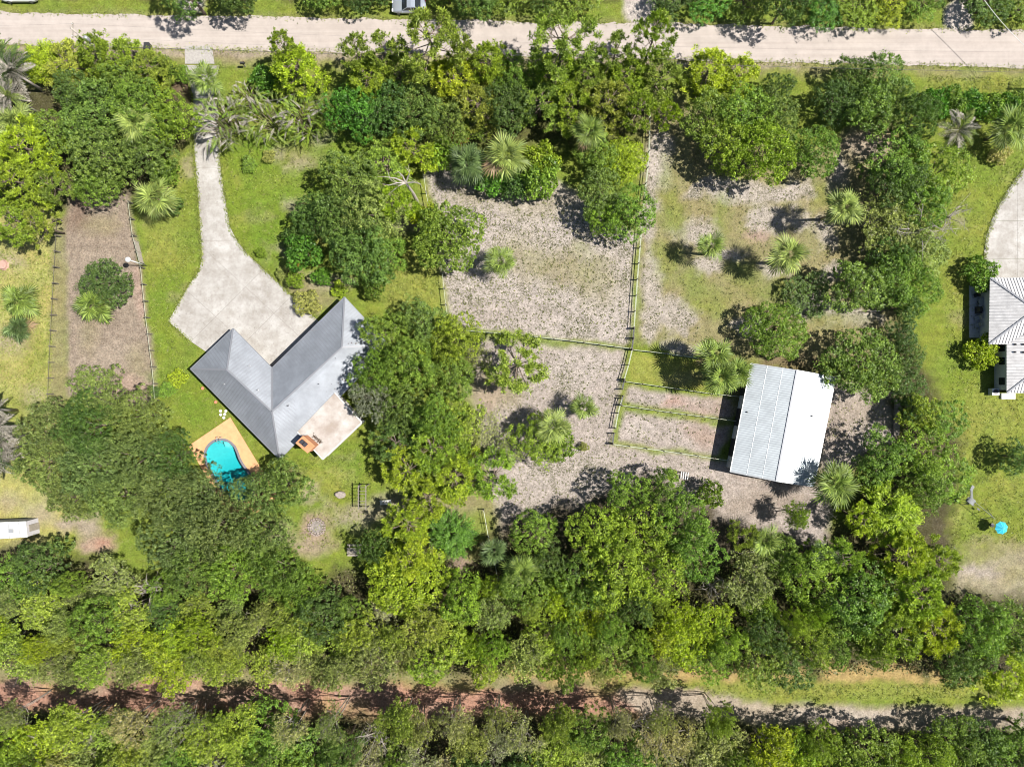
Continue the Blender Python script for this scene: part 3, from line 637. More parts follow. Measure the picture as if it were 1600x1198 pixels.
inset_walls(nh, [a0, a3, a2, a1], .6, ne-.1, M['white_wall']); ni = inset_walls(nh, [Vector((c0_.x, c0_.y, 0)), Vector((c3_.x, c3_.y, 0)), Vector((c2_.x, c2_.y, 0)), Vector((c1_.x, c1_.y, 0))], .25, ne-.15, M['white_wall'])
for yy in (752, 848, 993):
    p = nc(500, yy, 1.5)-h0; MB().box((c1_.x+.24, p.y, 1.5), (.1, .95, 1.1)).build('window', M['glass'], nh)
for xx, yy in ((580, 728), (578, 783), (640, 728), (640, 785)):
    p = nc(xx, yy, 3.7)-h0; n = plane_normal(ns_[4][0]); a = Vector(ns_[4][0][0]); c = Vector((0, 0, H))-h0; d = p-c; p = c+d*((a-c).dot(n)/d.dot(n))
    MB().lathe([(.12, -.1), (.12, .25), (.06, .3)], 8).build('vent_pipe', M['dark'], nh, p)
MB().prism([q.to_2d() for q in (nc(250, 305, 0)-h0, nc(420, 305, 0)-h0, nc(420, 680, 0)-h0, nc(250, 680, 0)-h0)], -.1, .06).build('patio_slab', mat('patio_concrete', (.30, .30, .31), .9, noise=.15), nh)
MB().box(tuple(nc(545, 1100, 0)-h0+Vector((-.4, 0, .12))), (1.9, .8, .3)).build('step', M['white_wall'], nh)

# white shed at the west edge -----------------------------------------
s0 = P(15, 828); sh = empty('storage_shed', s0, 'white flat-roofed storage shed with a grey end wall at the west edge', 'shed')
t = [P(x, y, 2.5)-s0 for x, y in ((-60, 818), (40, 814), (43, 839), (-60, 845))]
MB().prism([p.to_2d() for p in t], 2.4, 2.52).build('roof', M['white_paint'], sh)
mb = MB(); a, b, c, d = [Vector((p.x, p.y, 2.535)) for p in t]
for k in (.3, .52, .73, .89): mb.bar(a+(b-a)*k, d+(c-d)*k, .06, .03)
tag(mb.build('roof_seam', M['steel'], sh), kind='stuff')
inset_walls(sh, t, .05, 2.38, mat('grey_siding', (.36, .35, .37), .9, noise=.2, nscale=4))
MB().box(tuple(P(18, 829, 2.5)-s0+Vector((0, 0, .1))), (.6, .5, .16)).build('roof_vent', M['steel'], sh)
wall_piece(sh, 'door', t[1].to_2d(), t[2].to_2d(), .5, .9, 0, 2.0, M['wood'])

# ------------------------------------------------------------------ swimming pool
PW = [(347, 688), (340, 688.5), (334, 691), (329, 695), (325, 700), (322.5, 706), (322, 713), (323.5, 721), (327, 729), (331.5, 737), (336, 745), (341, 754), (348, 764), (357, 773), (368, 779), (379, 781), (388, 778), (394, 771), (396, 762), (394.5, 752), (390, 742), (384, 734), (378, 726), (373, 717), (370, 708), (366, 699), (359, 692), (353, 689)]
p0 = P(352, 720)
pool = empty('swimming_pool', p0, 'kidney-shaped swimming pool with turquoise water in a peach deck', 'pool')
W2 = [(P(x, y)-p0).to_2d() for x, y in PW]; cen = sum((Vector(p) for p in W2), Vector((0, 0)))/len(W2)
def off(pts, d):
    out = []; k = len(pts); ar = sum(pts[i].x*pts[(i+1) % k].y-pts[(i+1) % k].x*pts[i].y for i in range(k)); sg = 1 if ar > 0 else -1
    for i in range(k):
        t_ = (pts[(i+1) % k]-pts[i-1]).normalized(); out.append(pts[i]+Vector((t_.y, -t_.x))*sg*d)
    return out
def ring(mb, inner, outer, z0, z1):
    k = len(inner); vs = [(p.x, p.y, z1) for p in inner]+[(p.x, p.y, z1) for p in outer]+[(p.x, p.y, z0) for p in inner]+[(p.x, p.y, z0) for p in outer]
    fs = []
    for i in range(k):
        j = (i+1) % k; fs += [(i, j, k+j, k+i), (k+i, k+j, 3*k+j, 3*k+i), (2*k+i, 2*k+j, j, i), (2*k+i, 3*k+i, 3*k+j, 2*k+j)]
    mb.add(vs, fs)
W2o = off(W2, .32)
mb = MB(); ring(mb, W2, W2o, -.1, .10); mb.build('coping', M['coping'], pool)
DK = [(P(x, y)-p0).to_2d() for x, y in ((360, 652), (295, 696), (367, 822), (436, 778))]
bm = bmesh.new()
vo = [bm.verts.new((p.x, p.y, .07)) for p in DK]; vi = [bm.verts.new((p.x, p.y, .07)) for p in W2o]
eo = [bm.edges.new((vo[i], vo[(i+1) % 4])) for i in range(4)]; ei = [bm.edges.new((vi[i], vi[(i+1) % len(vi)])) for i in range(len(vi))]
bmesh.ops.triangle_fill(bm, use_beauty=True, edges=eo+ei)
bmesh.ops.recalc_face_normals(bm, faces=bm.faces)
if bm.faces[:] and bm.faces[:][0].normal.z < 0: bmesh.ops.reverse_faces(bm, faces=bm.faces[:])
r_ = bmesh.ops.extrude_face_region(bm, geom=bm.faces[:]); bmesh.ops.translate(bm, verts=[v_ for v_ in r_['geom'] if isinstance(v_, bmesh.types.BMVert)], vec=(0, 0, -.15))
bmesh.ops.recalc_face_normals(bm, faces=bm.faces)
me = bpy.data.meshes.new('deck'); bm.to_mesh(me); bm.free(); me.materials.append(M['deck']); link('deck', me, pool)
# basin: walls and a floor sloping to the deep end, filled with clear tinted water
ax_ = (P(392, 772)-P(347, 690)).to_2d(); al_ = ax_.length; ax_.normalize(); o_ = (P(347, 690)-p0).to_2d()
dep = [-.9-1.5*max(0, min(1, ((p-o_).dot(ax_)/al_-.15)/.7)) for p in W2]
k = len(W2); cz = W2
vs_ = [(p.x, p.y, .06) for p in W2]+[(p.x, p.y, d_) for p, d_ in zip(W2, dep)]
MB().add(vs_, [(i_, (i_+1) % k, (i_+1) % k+k, i_+k) for i_ in range(k)]).build('pool_wall', M['pool_floor'], pool)
bm = bmesh.new(); vv = [bm.verts.new((p.x, p.y, d_)) for p, d_ in zip(W2, dep)]; ee = [bm.edges.new((vv[i_], vv[(i_+1) % k])) for i_ in range(k)]; bmesh.ops.triangle_fill(bm, use_beauty=True, edges=ee)
me = bpy.data.meshes.new('pool_floor'); bm.to_mesh(me); bm.free(); me.materials.append(M['pool_floor']); link('pool_floor', me, pool)
def water_material():
    m, n, l, b = nodes('pool_water'); tr = n.new('ShaderNodeBsdfTransparent'); tr.inputs[0].default_value = (.55, .93, .96, 1)
    gl = n.new('ShaderNodeBsdfGlossy'); gl.inputs['Roughness'].default_value = .03; gl.inputs[0].default_value = (1, 1, 1, 1)
    tc = n.new('ShaderNodeTexCoord'); t = n.new('ShaderNodeTexNoise'); t.inputs['Scale'].default_value = 2.2; t.inputs['Detail'].default_value = 2; l.new(tc.outputs['Object'], t.inputs['Vector'])
    bp = n.new('ShaderNodeBump'); bp.inputs['Strength'].default_value = .15; bp.inputs['Distance'].default_value = .1; l.new(t.outputs[0], bp.inputs['Height']); l.new(bp.outputs[0], gl.inputs['Normal'])
    mx = n.new('ShaderNodeMixShader'); fr = n.new('ShaderNodeFresnel'); fr.inputs[0].default_value = 1.33; l.new(bp.outputs[0], fr.inputs['Normal']); l.new(fr.outputs[0], mx.inputs[0]); l.new(tr.outputs[0], mx.inputs[1]); l.new(gl.outputs[0], mx.inputs[2])
    l.new(mx.outputs[0], n['Material Output'].inputs['Surface'])
    va = n.new('ShaderNodeVolumeAbsorption'); va.inputs[0].default_value = (.045, .80, .84, 1); va.inputs[1].default_value = .75; l.new(va.outputs[0], n['Material Output'].inputs['Volume'])
    return m
MB().prism(off(W2, -.02), -2.9, -.02).build('water', water_material(), pool)
mb = MB()
for dx in (-.25, .25):
    b_ = P(345, 688)-p0+Vector((dx, 0, 0)); mb.tube([b_+Vector((0, .55, .05)), b_+Vector((0, .5, .75)), b_+Vector((0, .2, .95)), b_+Vector((0, -.15, .8)), b_+Vector((0, -.35, .1)), b_+Vector((0, -.38, .02))], .035, 6)
mb.build('ladder', M['steel'], pool)

for q_, z_ in ((1.0, -.25), (1.35, -.5), (1.7, -.75)): MB().prism([(P(352+(x-352)*q_, 690+(y-690)*q_)-p0).to_2d() for x, y in ((348, 690), (355, 690.5), (360, 695), (357, 698), (350, 696))], -1.2, z_).build('pool_step', M['pool_floor'], pool)
for (x, y), lb in zip(((344.7, 641.9), (353, 641.9), (345, 647.6), (351.3, 647), (349.8, 652.3)), ('round white stepping stone farthest from the pool deck and house', 'round white stepping stone tucked closest to the house eave', 'round white stepping stone on the lawn side, second row from the deck', 'round white stepping stone in the middle of the cluster, on the house side', 'round white stepping stone nearest the corner of the pool deck')):
    tag(MB().lathe([(.2, 0), (.2, .05), (.18, .07)], 14).build('stepping_stone', M['white_paint'], None, P(x, y)), lb, 'stepping stone', 'stepping stones between house and pool')
for (x, y), lb in zip(((338.5, 628), (318, 606.5)), ('terracotta pot against the house wall just above the stepping stones', 'terracotta pot against the house wall toward its west corner')):
    pt = empty('flower_pot', P(x, y), lb, 'pot', 'terracotta pots along the house'); MB().lathe([(.13, 0), (.19, .27), (.22, .27), (.22, .32), (.17, .32)], 12).build('pot', M['terracotta'], pt); MB().lathe([(.16, .27), (.05, .33)], 10).build('soil', M['dark_stone'], pt)

# ------------------------------------------------------------------ VEGETATION PROTOTYPES
def limbs(mb, rng, h, r, crown_z, targets, tr=.22):
    """tapered trunk with limbs to the target points"""
    k = rng.normal(size=2)*.15
    top = Vector((k[0], k[1], crown_z))
    mb.tube([(0, 0, -.2), (k[0]*.4, k[1]*.4, crown_z*.5), top], [tr*1.3, tr, tr*.75], 8)
    for t in targets:
        t = Vector(t); s = Vector((k[0], k[1], 0))*.8+Vector((0, 0, crown_z*rng.uniform(.7, 1.0)))
        m1 = s.lerp(t, .5)+Vector((0, 0, (t.z-s.z)*.12))+Vector(rng.normal(size=3)*.15)
        mb.tube([s, m1, t], [tr*.55, tr*.33, tr*.10], 5)
def shell_points(rng, lobes, n, up=.25, lo=.78, hi=1.06):
    """points on the outer shell of a union of spheres, with outward directions"""
    lobes = np.asarray(lobes); area = lobes[:, 3]**2; pick = rng.choice(len(lobes), n*3, p=area/area.sum())
    d = rng.normal(size=(n*3, 3)); d[:, 2] += up; d = norm(d); d[:, 2] = np.where(d[:, 2] < -.55, -d[:, 2], d[:, 2])
    lb = lobes[pick]; p = lb[:, :3]+d*(lb[:, 3]*rng.uniform(lo, hi, n*3))[:, None]
    q = np.linalg.norm(p[:, None, :]-lobes[None, :, :3], axis=2)/lobes[None, :, 3]
    q[np.arange(len(p)), pick] = 9
    ok = (q.min(1) > .80)
    return p[ok][:n], d[ok][:n]
def foliage(rng, pts, dirs, per, spread, ln, wd, jitter=.7, upb=.35):
    n = len(pts); C = np.repeat(pts, per, 0)+rng.normal(size=(n*per, 3))*spread*np.array([1, 1, .7])
    N = norm(np.repeat(dirs, per, 0)+rng.normal(size=(n*per, 3))*jitter+np.array([0, 0, upb]))
    L = ln*rng.uniform(.65, 1.35, n*per); Wd = wd*rng.uniform(.7, 1.3, n*per)
    V, F = leaf_quads(C, N, L, Wd, rng)
    tint = np.clip(np.repeat(np.repeat(rng.uniform(0, 1, n), per)*.55+rng.uniform(0, 1, n*per)*.45, 4), 0, 1)
    return V, F, tint
def thin_out(p, d, dist, rng):
    """greedy spacing of points"""
    keep = []
    for k in range(len(p)):
        if not keep or ((p[keep]-p[k])**2).sum(1).min() > dist*dist: keep.append(k)
    return p[keep], d[keep]
def clumps(rng, pts, dirs, per, rad, ln, wd, jitter=.55, upb=.25, flat=.8):
    """leaf balls: leaves on the outer half of a small sphere round each point"""
    n = len(pts); rd = rad*np.exp(rng.normal(size=n)*.32); ax = norm(dirs+np.array([0, 0, .5]))
    d = rng.normal(size=(n*per, 3)); d = norm(d); A = np.repeat(ax, per, 0); q = (d*A).sum(1, keepdims=True); d = np.where(q < -.15, d-2*q*A, d)
    st = np.repeat(np.exp(rng.normal(size=(n, 3))*.28), per, 0)
    C = np.repeat(pts, per, 0)+d*st*(np.repeat(rd, per)*rng.uniform(.45, 1.2, n*per))[:, None]*np.array([1, 1, flat])+rng.normal(size=(n*per, 3))*rad*.16
    N = norm(d*.9+rng.normal(size=(n*per, 3))*jitter+np.array([.25, 0, upb]))
    V, F = leaf_quads(C, N, ln*rng.uniform(.55, 1.4, n*per), wd*rng.uniform(.6, 1.35, n*per), rng)
    t = np.clip(np.repeat(np.repeat(rng.uniform(0, 1, n), per)*.45+rng.uniform(0, 1, n*per)*.55, 4), 0, 1)
    return V, F, t
def broad_tree(seed, Rr, h, nl, lob, crad, per, ln, wd, space=1.45, relief=.45, jitter=.55, trunk='bark', tr=.22):
    rng = np.random.default_rng(seed); zc_ = h*.60; lobes = [(0, 0, zc_+h*.05, Rr*.40)]
    i = 0
    while len(lobes) < nl and i < 400:
        i += 1
        a = rng.uniform(0, 2*math.pi); q = math.sqrt(rng.uniform(.06, 1)); lr = lob*Rr*rng.uniform(.65, 1.3)
        rad = (Rr*rng.uniform(.86, 1.12)-lr*.85)*q; z = zc_+(h-zc_-lr*.7)*(1-q*q*.9)+rng.normal()*relief
        z = max(z, h*.30)
        p = (rad*math.cos(a), rad*math.sin(a), z, lr)
        if all(math.dist(p[:3], o[:3]) > (p[3]+o[3])*.50 for o in lobes): lobes.append(p)
    pts, dirs = shell_points(rng, lobes, 1600, .3, .80, 1.10); pts, dirs = thin_out(pts, dirs, crad*space, rng)
    V, F, t = clumps(rng, pts, dirs, per, crad, ln, wd, jitter)
    mb = MB(); tg = [(l[0]*.8, l[1]*.8, l[2]) for l in lobes[1:]]; rng.shuffle(tg); limbs(mb, rng, h, Rr, h*.42, tg[:9], tr)
    return np_mesh('crown', V, F, M['leaf'], t), mb.mesh('trunk', M[trunk], True)
def pine_tree(seed, Rr, h, nlimb, tufts, trunk='bark', ln=.55, wd=.085, needles=15, z0=.5, tuft_r=.22):
    """open crown: visible limbs carrying round needle tufts"""
    rng = np.random.default_rng(seed); mb = MB(); pts = []
    bend = rng.normal(size=2)*.25; ax = lambda z: Vector((bend[0]*(z/h)**2, bend[1]*(z/h)**2, z))
    mb.tube([ax(z) for z in (-.2, h*.3, h*.6, h*.85, h*.98)], [.24, .19, .14, .08, .03], 7)
    for i in range(nlimb):
        f = (i+.5)/nlimb; z = h*(z0+(.96-z0)*f); a = i*2.4+rng.normal()*.3; ln_ = Rr*(1.02-.62*f**1.6)*rng.uniform(.75, 1.1)
        s = ax(z); d = Vector((math.cos(a), math.sin(a), 0)); e = s+d*ln_+Vector((0, 0, ln_*.28*rng.uniform(.3, 1.6)))
        m1 = s.lerp(e, .5)-Vector((0, 0, .1*ln_*.5))+Vector(rng.normal(size=3)*.12)
        mb.tube([s, m1, e], [.075, .05, .02], 4, False)
        for j in range(5):
            t = rng.uniform(.35, .95); b = (s.lerp(m1, t*2) if t < .5 else m1.lerp(e, t*2-1)); sa = a+rng.choice([-1, 1])*rng.uniform(.5, 1.1)
            bl = ln_*(1.1-t)*rng.uniform(.45, .8)+.25; e2_ = b+Vector((math.cos(sa), math.sin(sa), rng.uniform(.1, .6)))*bl
            mb.tube([b, b.lerp(e2_, .5), e2_], [.03, .022, .012], 3, False)
            for q in range(3): pts.append(b.lerp(e2_, rng.uniform(.45, 1.05)))
        for q in range(4): pts.append(m1.lerp(e, rng.uniform(.4, 1.05)))
    for q in range(8): pts.append(ax(h*rng.uniform(.85, 1.0))+Vector(rng.normal(size=3)*.3))
    rng.shuffle(pts); pts = np.array([tuple(p) for p in pts])
    if len(pts) > tufts: pts = pts[:tufts]
    else:
        ex = pts[rng.integers(0, len(pts), tufts-len(pts))]+rng.normal(size=(tufts-len(pts), 3))*.35; pts = np.concatenate([pts, ex])
    n = len(pts); d = rng.normal(size=(n*needles, 3)); d[:, 2] = np.abs(d[:, 2])*.9-.15; d = norm(d)
    C = np.repeat(pts, needles, 0)+d*tuft_r*rng.uniform(.6, 1.3, (n*needles, 1)); side = norm(np.cross(d, rng.normal(size=d.shape)))
    V, F = leaf_quads(C, side, ln*rng.uniform(.7, 1.2, n*needles), wd, rng, axis=d)
    t = np.repeat(np.repeat(rng.uniform(0, 1, n), needles)*.6+rng.uniform(0, 1, n*needles)*.4, 4)
    return np_mesh('crown', V, F, M['leaf'], t), mb.mesh('trunk', M[trunk], True)
def scrub_tree(seed, Rr, h, ntw, per, ln, wd, trunk='grey_bark', dense=1.0):
    """thin crown of fine leaves over many grey twigs"""
    rng = np.random.default_rng(seed); mb = MB(); ends = []
    for st in range(3):
        a0_ = rng.uniform(0, 6.28); b_ = Vector((math.cos(a0_)*.3, math.sin(a0_)*.3, -.2)); t_ = Vector((math.cos(a0_)*Rr*.25, math.sin(a0_)*Rr*.25, h*.55)); mb.tube([b_, b_.lerp(t_, .5)+Vector(rng.normal(size=3)*.15), t_], [.13, .10, .07], 5)
        for i in range(8):
            a = a0_+rng.normal()*1.2; q = Rr*math.sqrt(rng.uniform(.05, 1)); e = Vector((math.cos(a)*q, math.sin(a)*q, h*(.97-.30*(q/Rr)**2)*rng.uniform(.85, 1.03)))
            m1 = t_.lerp(e, .5)+Vector(rng.normal(size=3)*.25); mb.tube([t_, m1, e], [.05, .035, .015], 4, False)
            for j in range(7):
                s = m1.lerp(e, rng.uniform(0, 1)); f = s+Vector((rng.normal()*.7, rng.normal()*.7, abs(rng.normal())*.5)); mb.tube([s, f], [.022, .008], 3, False); ends += [f, s.lerp(f, .5)]
    ends = np.array([tuple(p) for p in ends]); pts = ends[rng.integers(0, len(ends), ntw)]+rng.normal(size=(ntw, 3))*np.array([.38, .38, .28])
    pts, dd = thin_out(pts, norm(rng.normal(size=pts.shape)+np.array([0, 0, .8])), .34, rng); V, F, t = clumps(rng, pts, dd, per, .30, ln, wd, .7)
    return np_mesh('crown', V, F, M['leaf'], t), mb.mesh('trunk', M[trunk], True)
def plume_tree(seed, Rr, h, n, per):
    """soft feathery crown: arching sprays of narrow leaves"""
    rng = np.random.default_rng(seed); mb = MB(); Vs, Fs, Ts = [], [], []; b = 0
    C, N, A = [], [], []
    for i in range(n):
        a = rng.uniform(0, 6.28); q = Rr*math.sqrt(rng.uniform(0, 1)); s = np.array([math.cos(a)*q*.35, math.sin(a)*q*.35, h*.35]); e = np.array([math.cos(a)*q, math.sin(a)*q, h*(1-.45*(q/Rr)**2)*rng.uniform(.85, 1.03)])
        if i % 6 == 0: mb.tube([(s[0]*.3, s[1]*.3, -.1), s, (s+e)/2+np.array([0, 0, .5]), e], [.06, .05, .035, .01], 4, False)
        t = rng.uniform(.45, 1.05, per)[:, None]; p = s+(e-s)*t+np.array([0, 0, .5])*(1-t)+rng.normal(size=(per, 3))*.16
        C.append(p); A.append(norm((e-s)[None]*.6+rng.normal(size=(per, 3))*1.1+np.array([math.cos(a), math.sin(a), -.2]))); N.append(norm(np.array([0, 0, 1.])+rng.normal(size=(per, 3))*.6))
    C = np.concatenate(C); V, F = leaf_quads(C, np.concatenate(N), .42*rng.uniform(.7, 1.3, len(C)), .09, rng, axis=np.concatenate(A))
    t = np.repeat(np.repeat(rng.uniform(0, 1, n), per)*.6+rng.uniform(0, 1, len(C))*.4, 4)
    return np_mesh('crown', V, F, M['leaf'], t), mb.mesh('trunk', M['bark'], True)
def bare_tree(seed, Rr, h):
    rng = np.random.default_rng(seed); mb = MB()
    mb.tube([(0, 0, -.2), (0, 0, h*.4), (.2, .1, h*.6)], [.16, .13, .1], 6)
    for i in range(14):
        a = rng.uniform(0, 6.28); s = Vector((0, 0, h*rng.uniform(.35, .6))); e = Vector((math.cos(a)*Rr, math.sin(a)*Rr, h*rng.uniform(.6, 1)))*rng.uniform(.6, 1); m1 = s.lerp(e, .5)+Vector(rng.normal(size=3)*.3)
        mb.tube([s, m1, e], [.07, .05, .02], 4, False)
        for j in range(6):
            p = m1.lerp(e, rng.uniform(-.2, 1)); q = p+Vector(rng.normal(size=3)*.8); mb.tube([p, q], [.03, .012], 3, False)
    return None, mb.mesh('trunk', M['grey_bark'])
# kind -> (list of meshes, base radius, base height)
PROTO = {
    'oak': ([broad_tree(s, 4.6, 8.0, 19, .27, .42, 58, .26, .16, 1.75, .8, .60) for s in (1, 2, 3, 4)], 4.6, 8.0),
    'live_oak': ([broad_tree(s, 5.2, 7.0, 26, .23, .36, 44, .24, .14, 1.7, .7, .8) for s in (21, 22, 23)], 5.2, 7.0),
    'round': ([broad_tree(s, 4.2, 6.0, 36, .22, .30, 36, .22, .135, 1.28, .22, .75) for s in (31, 32, 33)], 4.2, 6.0),
    'bright': ([broad_tree(s, 4.6, 9.0, 15, .29, .46, 66, .26, .16, 1.8, 1.0, .60) for s in (41, 42, 43, 44)], 4.6, 9.0),
    'pine': ([pine_tree(s, 4.4, 10.0, 17, 420, ln=.52, wd=.10, needles=15, tuft_r=.24) for s in (51, 52, 53)], 4.4, 10.0),
    'dense_pine': ([pine_tree(s, 4.2, 9.0, 24, 620, ln=.50, wd=.11, needles=15, z0=.32, tuft_r=.24) for s in (61, 62, 63)], 4.2, 9.0),
    'scrub': ([scrub_tree(s, 4.2, 7.5, 900, 22, .26, .15) for s in (71, 72, 73, 130)], 4.2, 7.5),
    'thin_scrub': ([scrub_tree(s, 4.2, 7.5, 420, 16, .24, .13) for s in (81, 82, 83)], 4.2, 7.5),
    'plume': ([plume_tree(s, 3.6, 5.5, 200, 44) for s in (91, 92)], 3.6, 5.5),
    'bush': ([broad_tree(s, 1.7, 1.9, 10, .36, .24, 26, .22, .14, 1.3, .15, .7, tr=.06) for s in (101, 102, 103)], 1.7, 1.9),
    'bare': ([bare_tree(s, 3.5, 6) for s in (111, 112)], 3.5, 6.0),
}
C_LEAF = {  # foliage albedos
    'oak': (.118, .176, .034), 'dark': (.072, .124, .024), 'live': (.130, .176, .046), 'mid': (.130, .205, .026), 'bright': (.175, .250, .022), 'lime': (.240, .310, .018),
    'yellow': (.225, .285, .040), 'pine': (.185, .235, .034), 'olive': (.205, .240, .062), 'straw': (.270, .275, .110), 'emerald': (.082, .190, .020), 'grey': (.22, .24, .15), 'orange': (.30, .13, .04),
    'palm': (.115, .165, .030), 'palm_pale': (.150, .195, .045), 'palm_dark': (.070, .110, .034), 'greypalm': (.25, .23, .20),  # greypalm: grey fronds; on the areca clumps it paints sun glint
}
NAME = {'oak': 'oak_tree', 'live_oak': 'live_oak_tree', 'round': 'round_tree', 'bright': 'broadleaf_tree', 'pine': 'pine_tree', 'dense_pine': 'pine_tree', 'scrub': 'scrub_tree', 'thin_scrub': 'scrub_tree', 'plume': 'feathery_tree', 'bush': 'bush', 'bare': 'bare_tree'}
trng = random.Random(5)
PLANTED = []
def plant(px, py, rpx, h, kind, colour, label, group=None):
    """crown seen at photo pixel (px, py) with radius rpx pixels"""
    ms, R0, H0 = PROTO[kind]; cr, tk = trng.choice(ms)
    zc_ = h*(.72 if kind not in ('bush',) else .5)
    p = P(px, py, zc_); r = rpx*S*(H-zc_)/H
    t = bpy.data.objects.new(NAME[kind], None); COL.objects.link(t); t.location = (p.x, p.y, 0); t.rotation_euler = (0, 0, trng.uniform(0, 6.28))
    k = r/R0*1.04; t.scale = (k, k, h/H0)
    tag(t, label, 'bush' if kind == 'bush' else 'tree', group)
    c = C_LEAF[colour]; j = [trng.uniform(.86, 1.16) for _ in range(2)]
    link('trunk', tk, t)
    if cr: link('crown', cr, t).color = (c[0]*j[0], c[1]*j[1]*.5+c[1]*j[0]*.5, c[2], 1)
    PLANTED.append((px, py, rpx))
    return t

# palms --------------------------------------------------------------
def fan_frond(seed, dead=False):
    rng = np.random.default_rng(seed); C, N, A, Ls, Ws = [], [], [], [], []
    pl, droop = 1.05, .18
    def rach(t): return np.array([t, 0, .10*t-.13*t*t])
    nlf = 19; V = []; F = []; T = []
    V += [(0, .025, 0), (0, -.025, 0), tuple(rach(pl)+np.array([0, -.015, 0])), tuple(rach(pl)+np.array([0, .015, 0]))]; F.append((0, 1, 2, 3)); T += [.5]*4
    for i in range(nlf):
        f = (i+.5)/nlf*2-1; a = f*2.15; s = rach(pl*(.80+.22*(1-abs(f)))); L = (1.28-.35*abs(f))*rng.uniform(.9, 1.08)
        d = np.array([math.cos(a), math.sin(a), 0]); up = np.array([0, 0, 1.]); side = np.cross(up, d); w = .085+.04*(1-abs(f))
        m = s+d*L*.55+up*(.04+.10*abs(f)); e = s+d*L+up*(-.10-rng.uniform(0, .25)); tw = rng.normal()*.03
        b = len(V); V += [tuple(s), tuple(m-side*w/2+up*(.03+tw)), tuple(e), tuple(m+side*w/2+up*(.03-tw)), tuple(m)]
        F += [(b, b+1, b+4, b), (b+1, b+2, b+4, b+1), (b+2, b+3, b+4, b+2), (b+3, b, b+4, b+3)]; T += [rng.uniform(.2, 1)]*5
    tri = []
    for f in F:
        if len(set(f)) == 4: tri += [(f[0], f[1], f[2]), (f[0], f[2], f[3])]
        else: tri.append(f[:3])
    return np_mesh('frond', V, tri, M['frond'], T)
def feather_frond(seed, L=2.4, arch=1.0, wid=.55):
    rng = np.random.default_rng(seed); n = 20; pts = []
    for i in range(n+1):
        t = i/n; pts.append(np.array([L*(t-.16*t*t*arch), 0, L*(.30*t-.62*t*t*arch)]))
    V, tri, T = [], [], []
    for i in range(n):
        b = len(V); w = .03*(1-i/n)+.006; V += [tuple(pts[i]+np.array([0, w, 0])), tuple(pts[i]-np.array([0, w, 0])), tuple(pts[i+1]-np.array([0, w*.9, 0])), tuple(pts[i+1]+np.array([0, w*.9, 0]))]; tri += [(b, b+1, b+2), (b, b+2, b+3)]; T += [.5]*4
        if i < 3: continue
        for s in (-1, 1):
            f = i/n; ll = wid*math.sin(math.pi*(.15+.8*f))*rng.uniform(.85, 1.1); d = np.array([.65, s*.8, -.25+rng.normal()*.12]); p = pts[i]; e = p+d*ll; m = p+d*ll*.5+np.array([0, 0, .04]); q = np.array([.07, 0, 0])
            b = len(V); V += [tuple(p), tuple(m-q), tuple(e), tuple(m+q)]; tri += [(b, b+1, b+2), (b, b+2, b+3)]; T += [rng.uniform(0, 1)]*4
    return np_mesh('frond', V, tri, M['frond'], T)
FAN = [fan_frond(s) for s in (1, 2, 3, 4)]
FEA = [feather_frond(s, 2.4, a) for s, a in ((5, .9), (6, 1.1), (7, 1.3))]
FEA2 = [feather_frond(s, 2.4, a, .30) for s, a in ((15, 1.5), (16, 1.8), (17, 2.1))]
GA = 2.39996
def palm(px, py, rpx, h, colour, label, n=30, group='cabbage palms', lean=None, dead=0):
    """fan palm, crown centre seen at (px, py)"""
    p = P(px, py, h); r = rpx*S*(H-h)/H; k = r/2.06
    b = P(*lean) if lean else Vector((p.x+trng.uniform(-.3, .3), p.y+trng.uniform(-.3, .3), 0))
    t = empty('cabbage_palm', (b.x, b.y, 0), label, 'palm', group)
    top = Vector((p.x-b.x, p.y-b.y, h-.15)); mb = MB()
    mb.tube([(0, 0, -.2), (top.x*.25, top.y*.25, h*.35), (top.x*.7, top.y*.7, h*.75), top], [.22, .17, .16, .19], 8)
    mb.build('trunk', M['bark'], t, smooth=True)
    c = C_LEAF[colour]; a0_, tl_ = trng.uniform(0, 6.28), trng.uniform(.05, .45)
    for i in range(n):
        if i > 5 and trng.random() < .10: continue
        f = i/(n-1); el = tl_*math.cos(i*GA-a0_)+R(70-102*f**.85)+trng.uniform(-.22, .22); sc = k*(.78+.22*math.sin(math.pi*min(1, f*1.25)*.5))*trng.uniform(.78, 1.12)
        fr = link('frond', trng.choice(FAN), t, top); fr.rotation_euler = (trng.uniform(-.5, .5), -el, i*GA+trng.uniform(-.35, .35)); fr.scale = (sc,)*3
        j = trng.uniform(.6, 1.3)*(1.12-.30*f)
        fr.color = (c[0]*j, c[1]*j, c[2]*j, 1)
        if i >= n-dead: fr.color = (.20, .14, .08, 1)
    return t
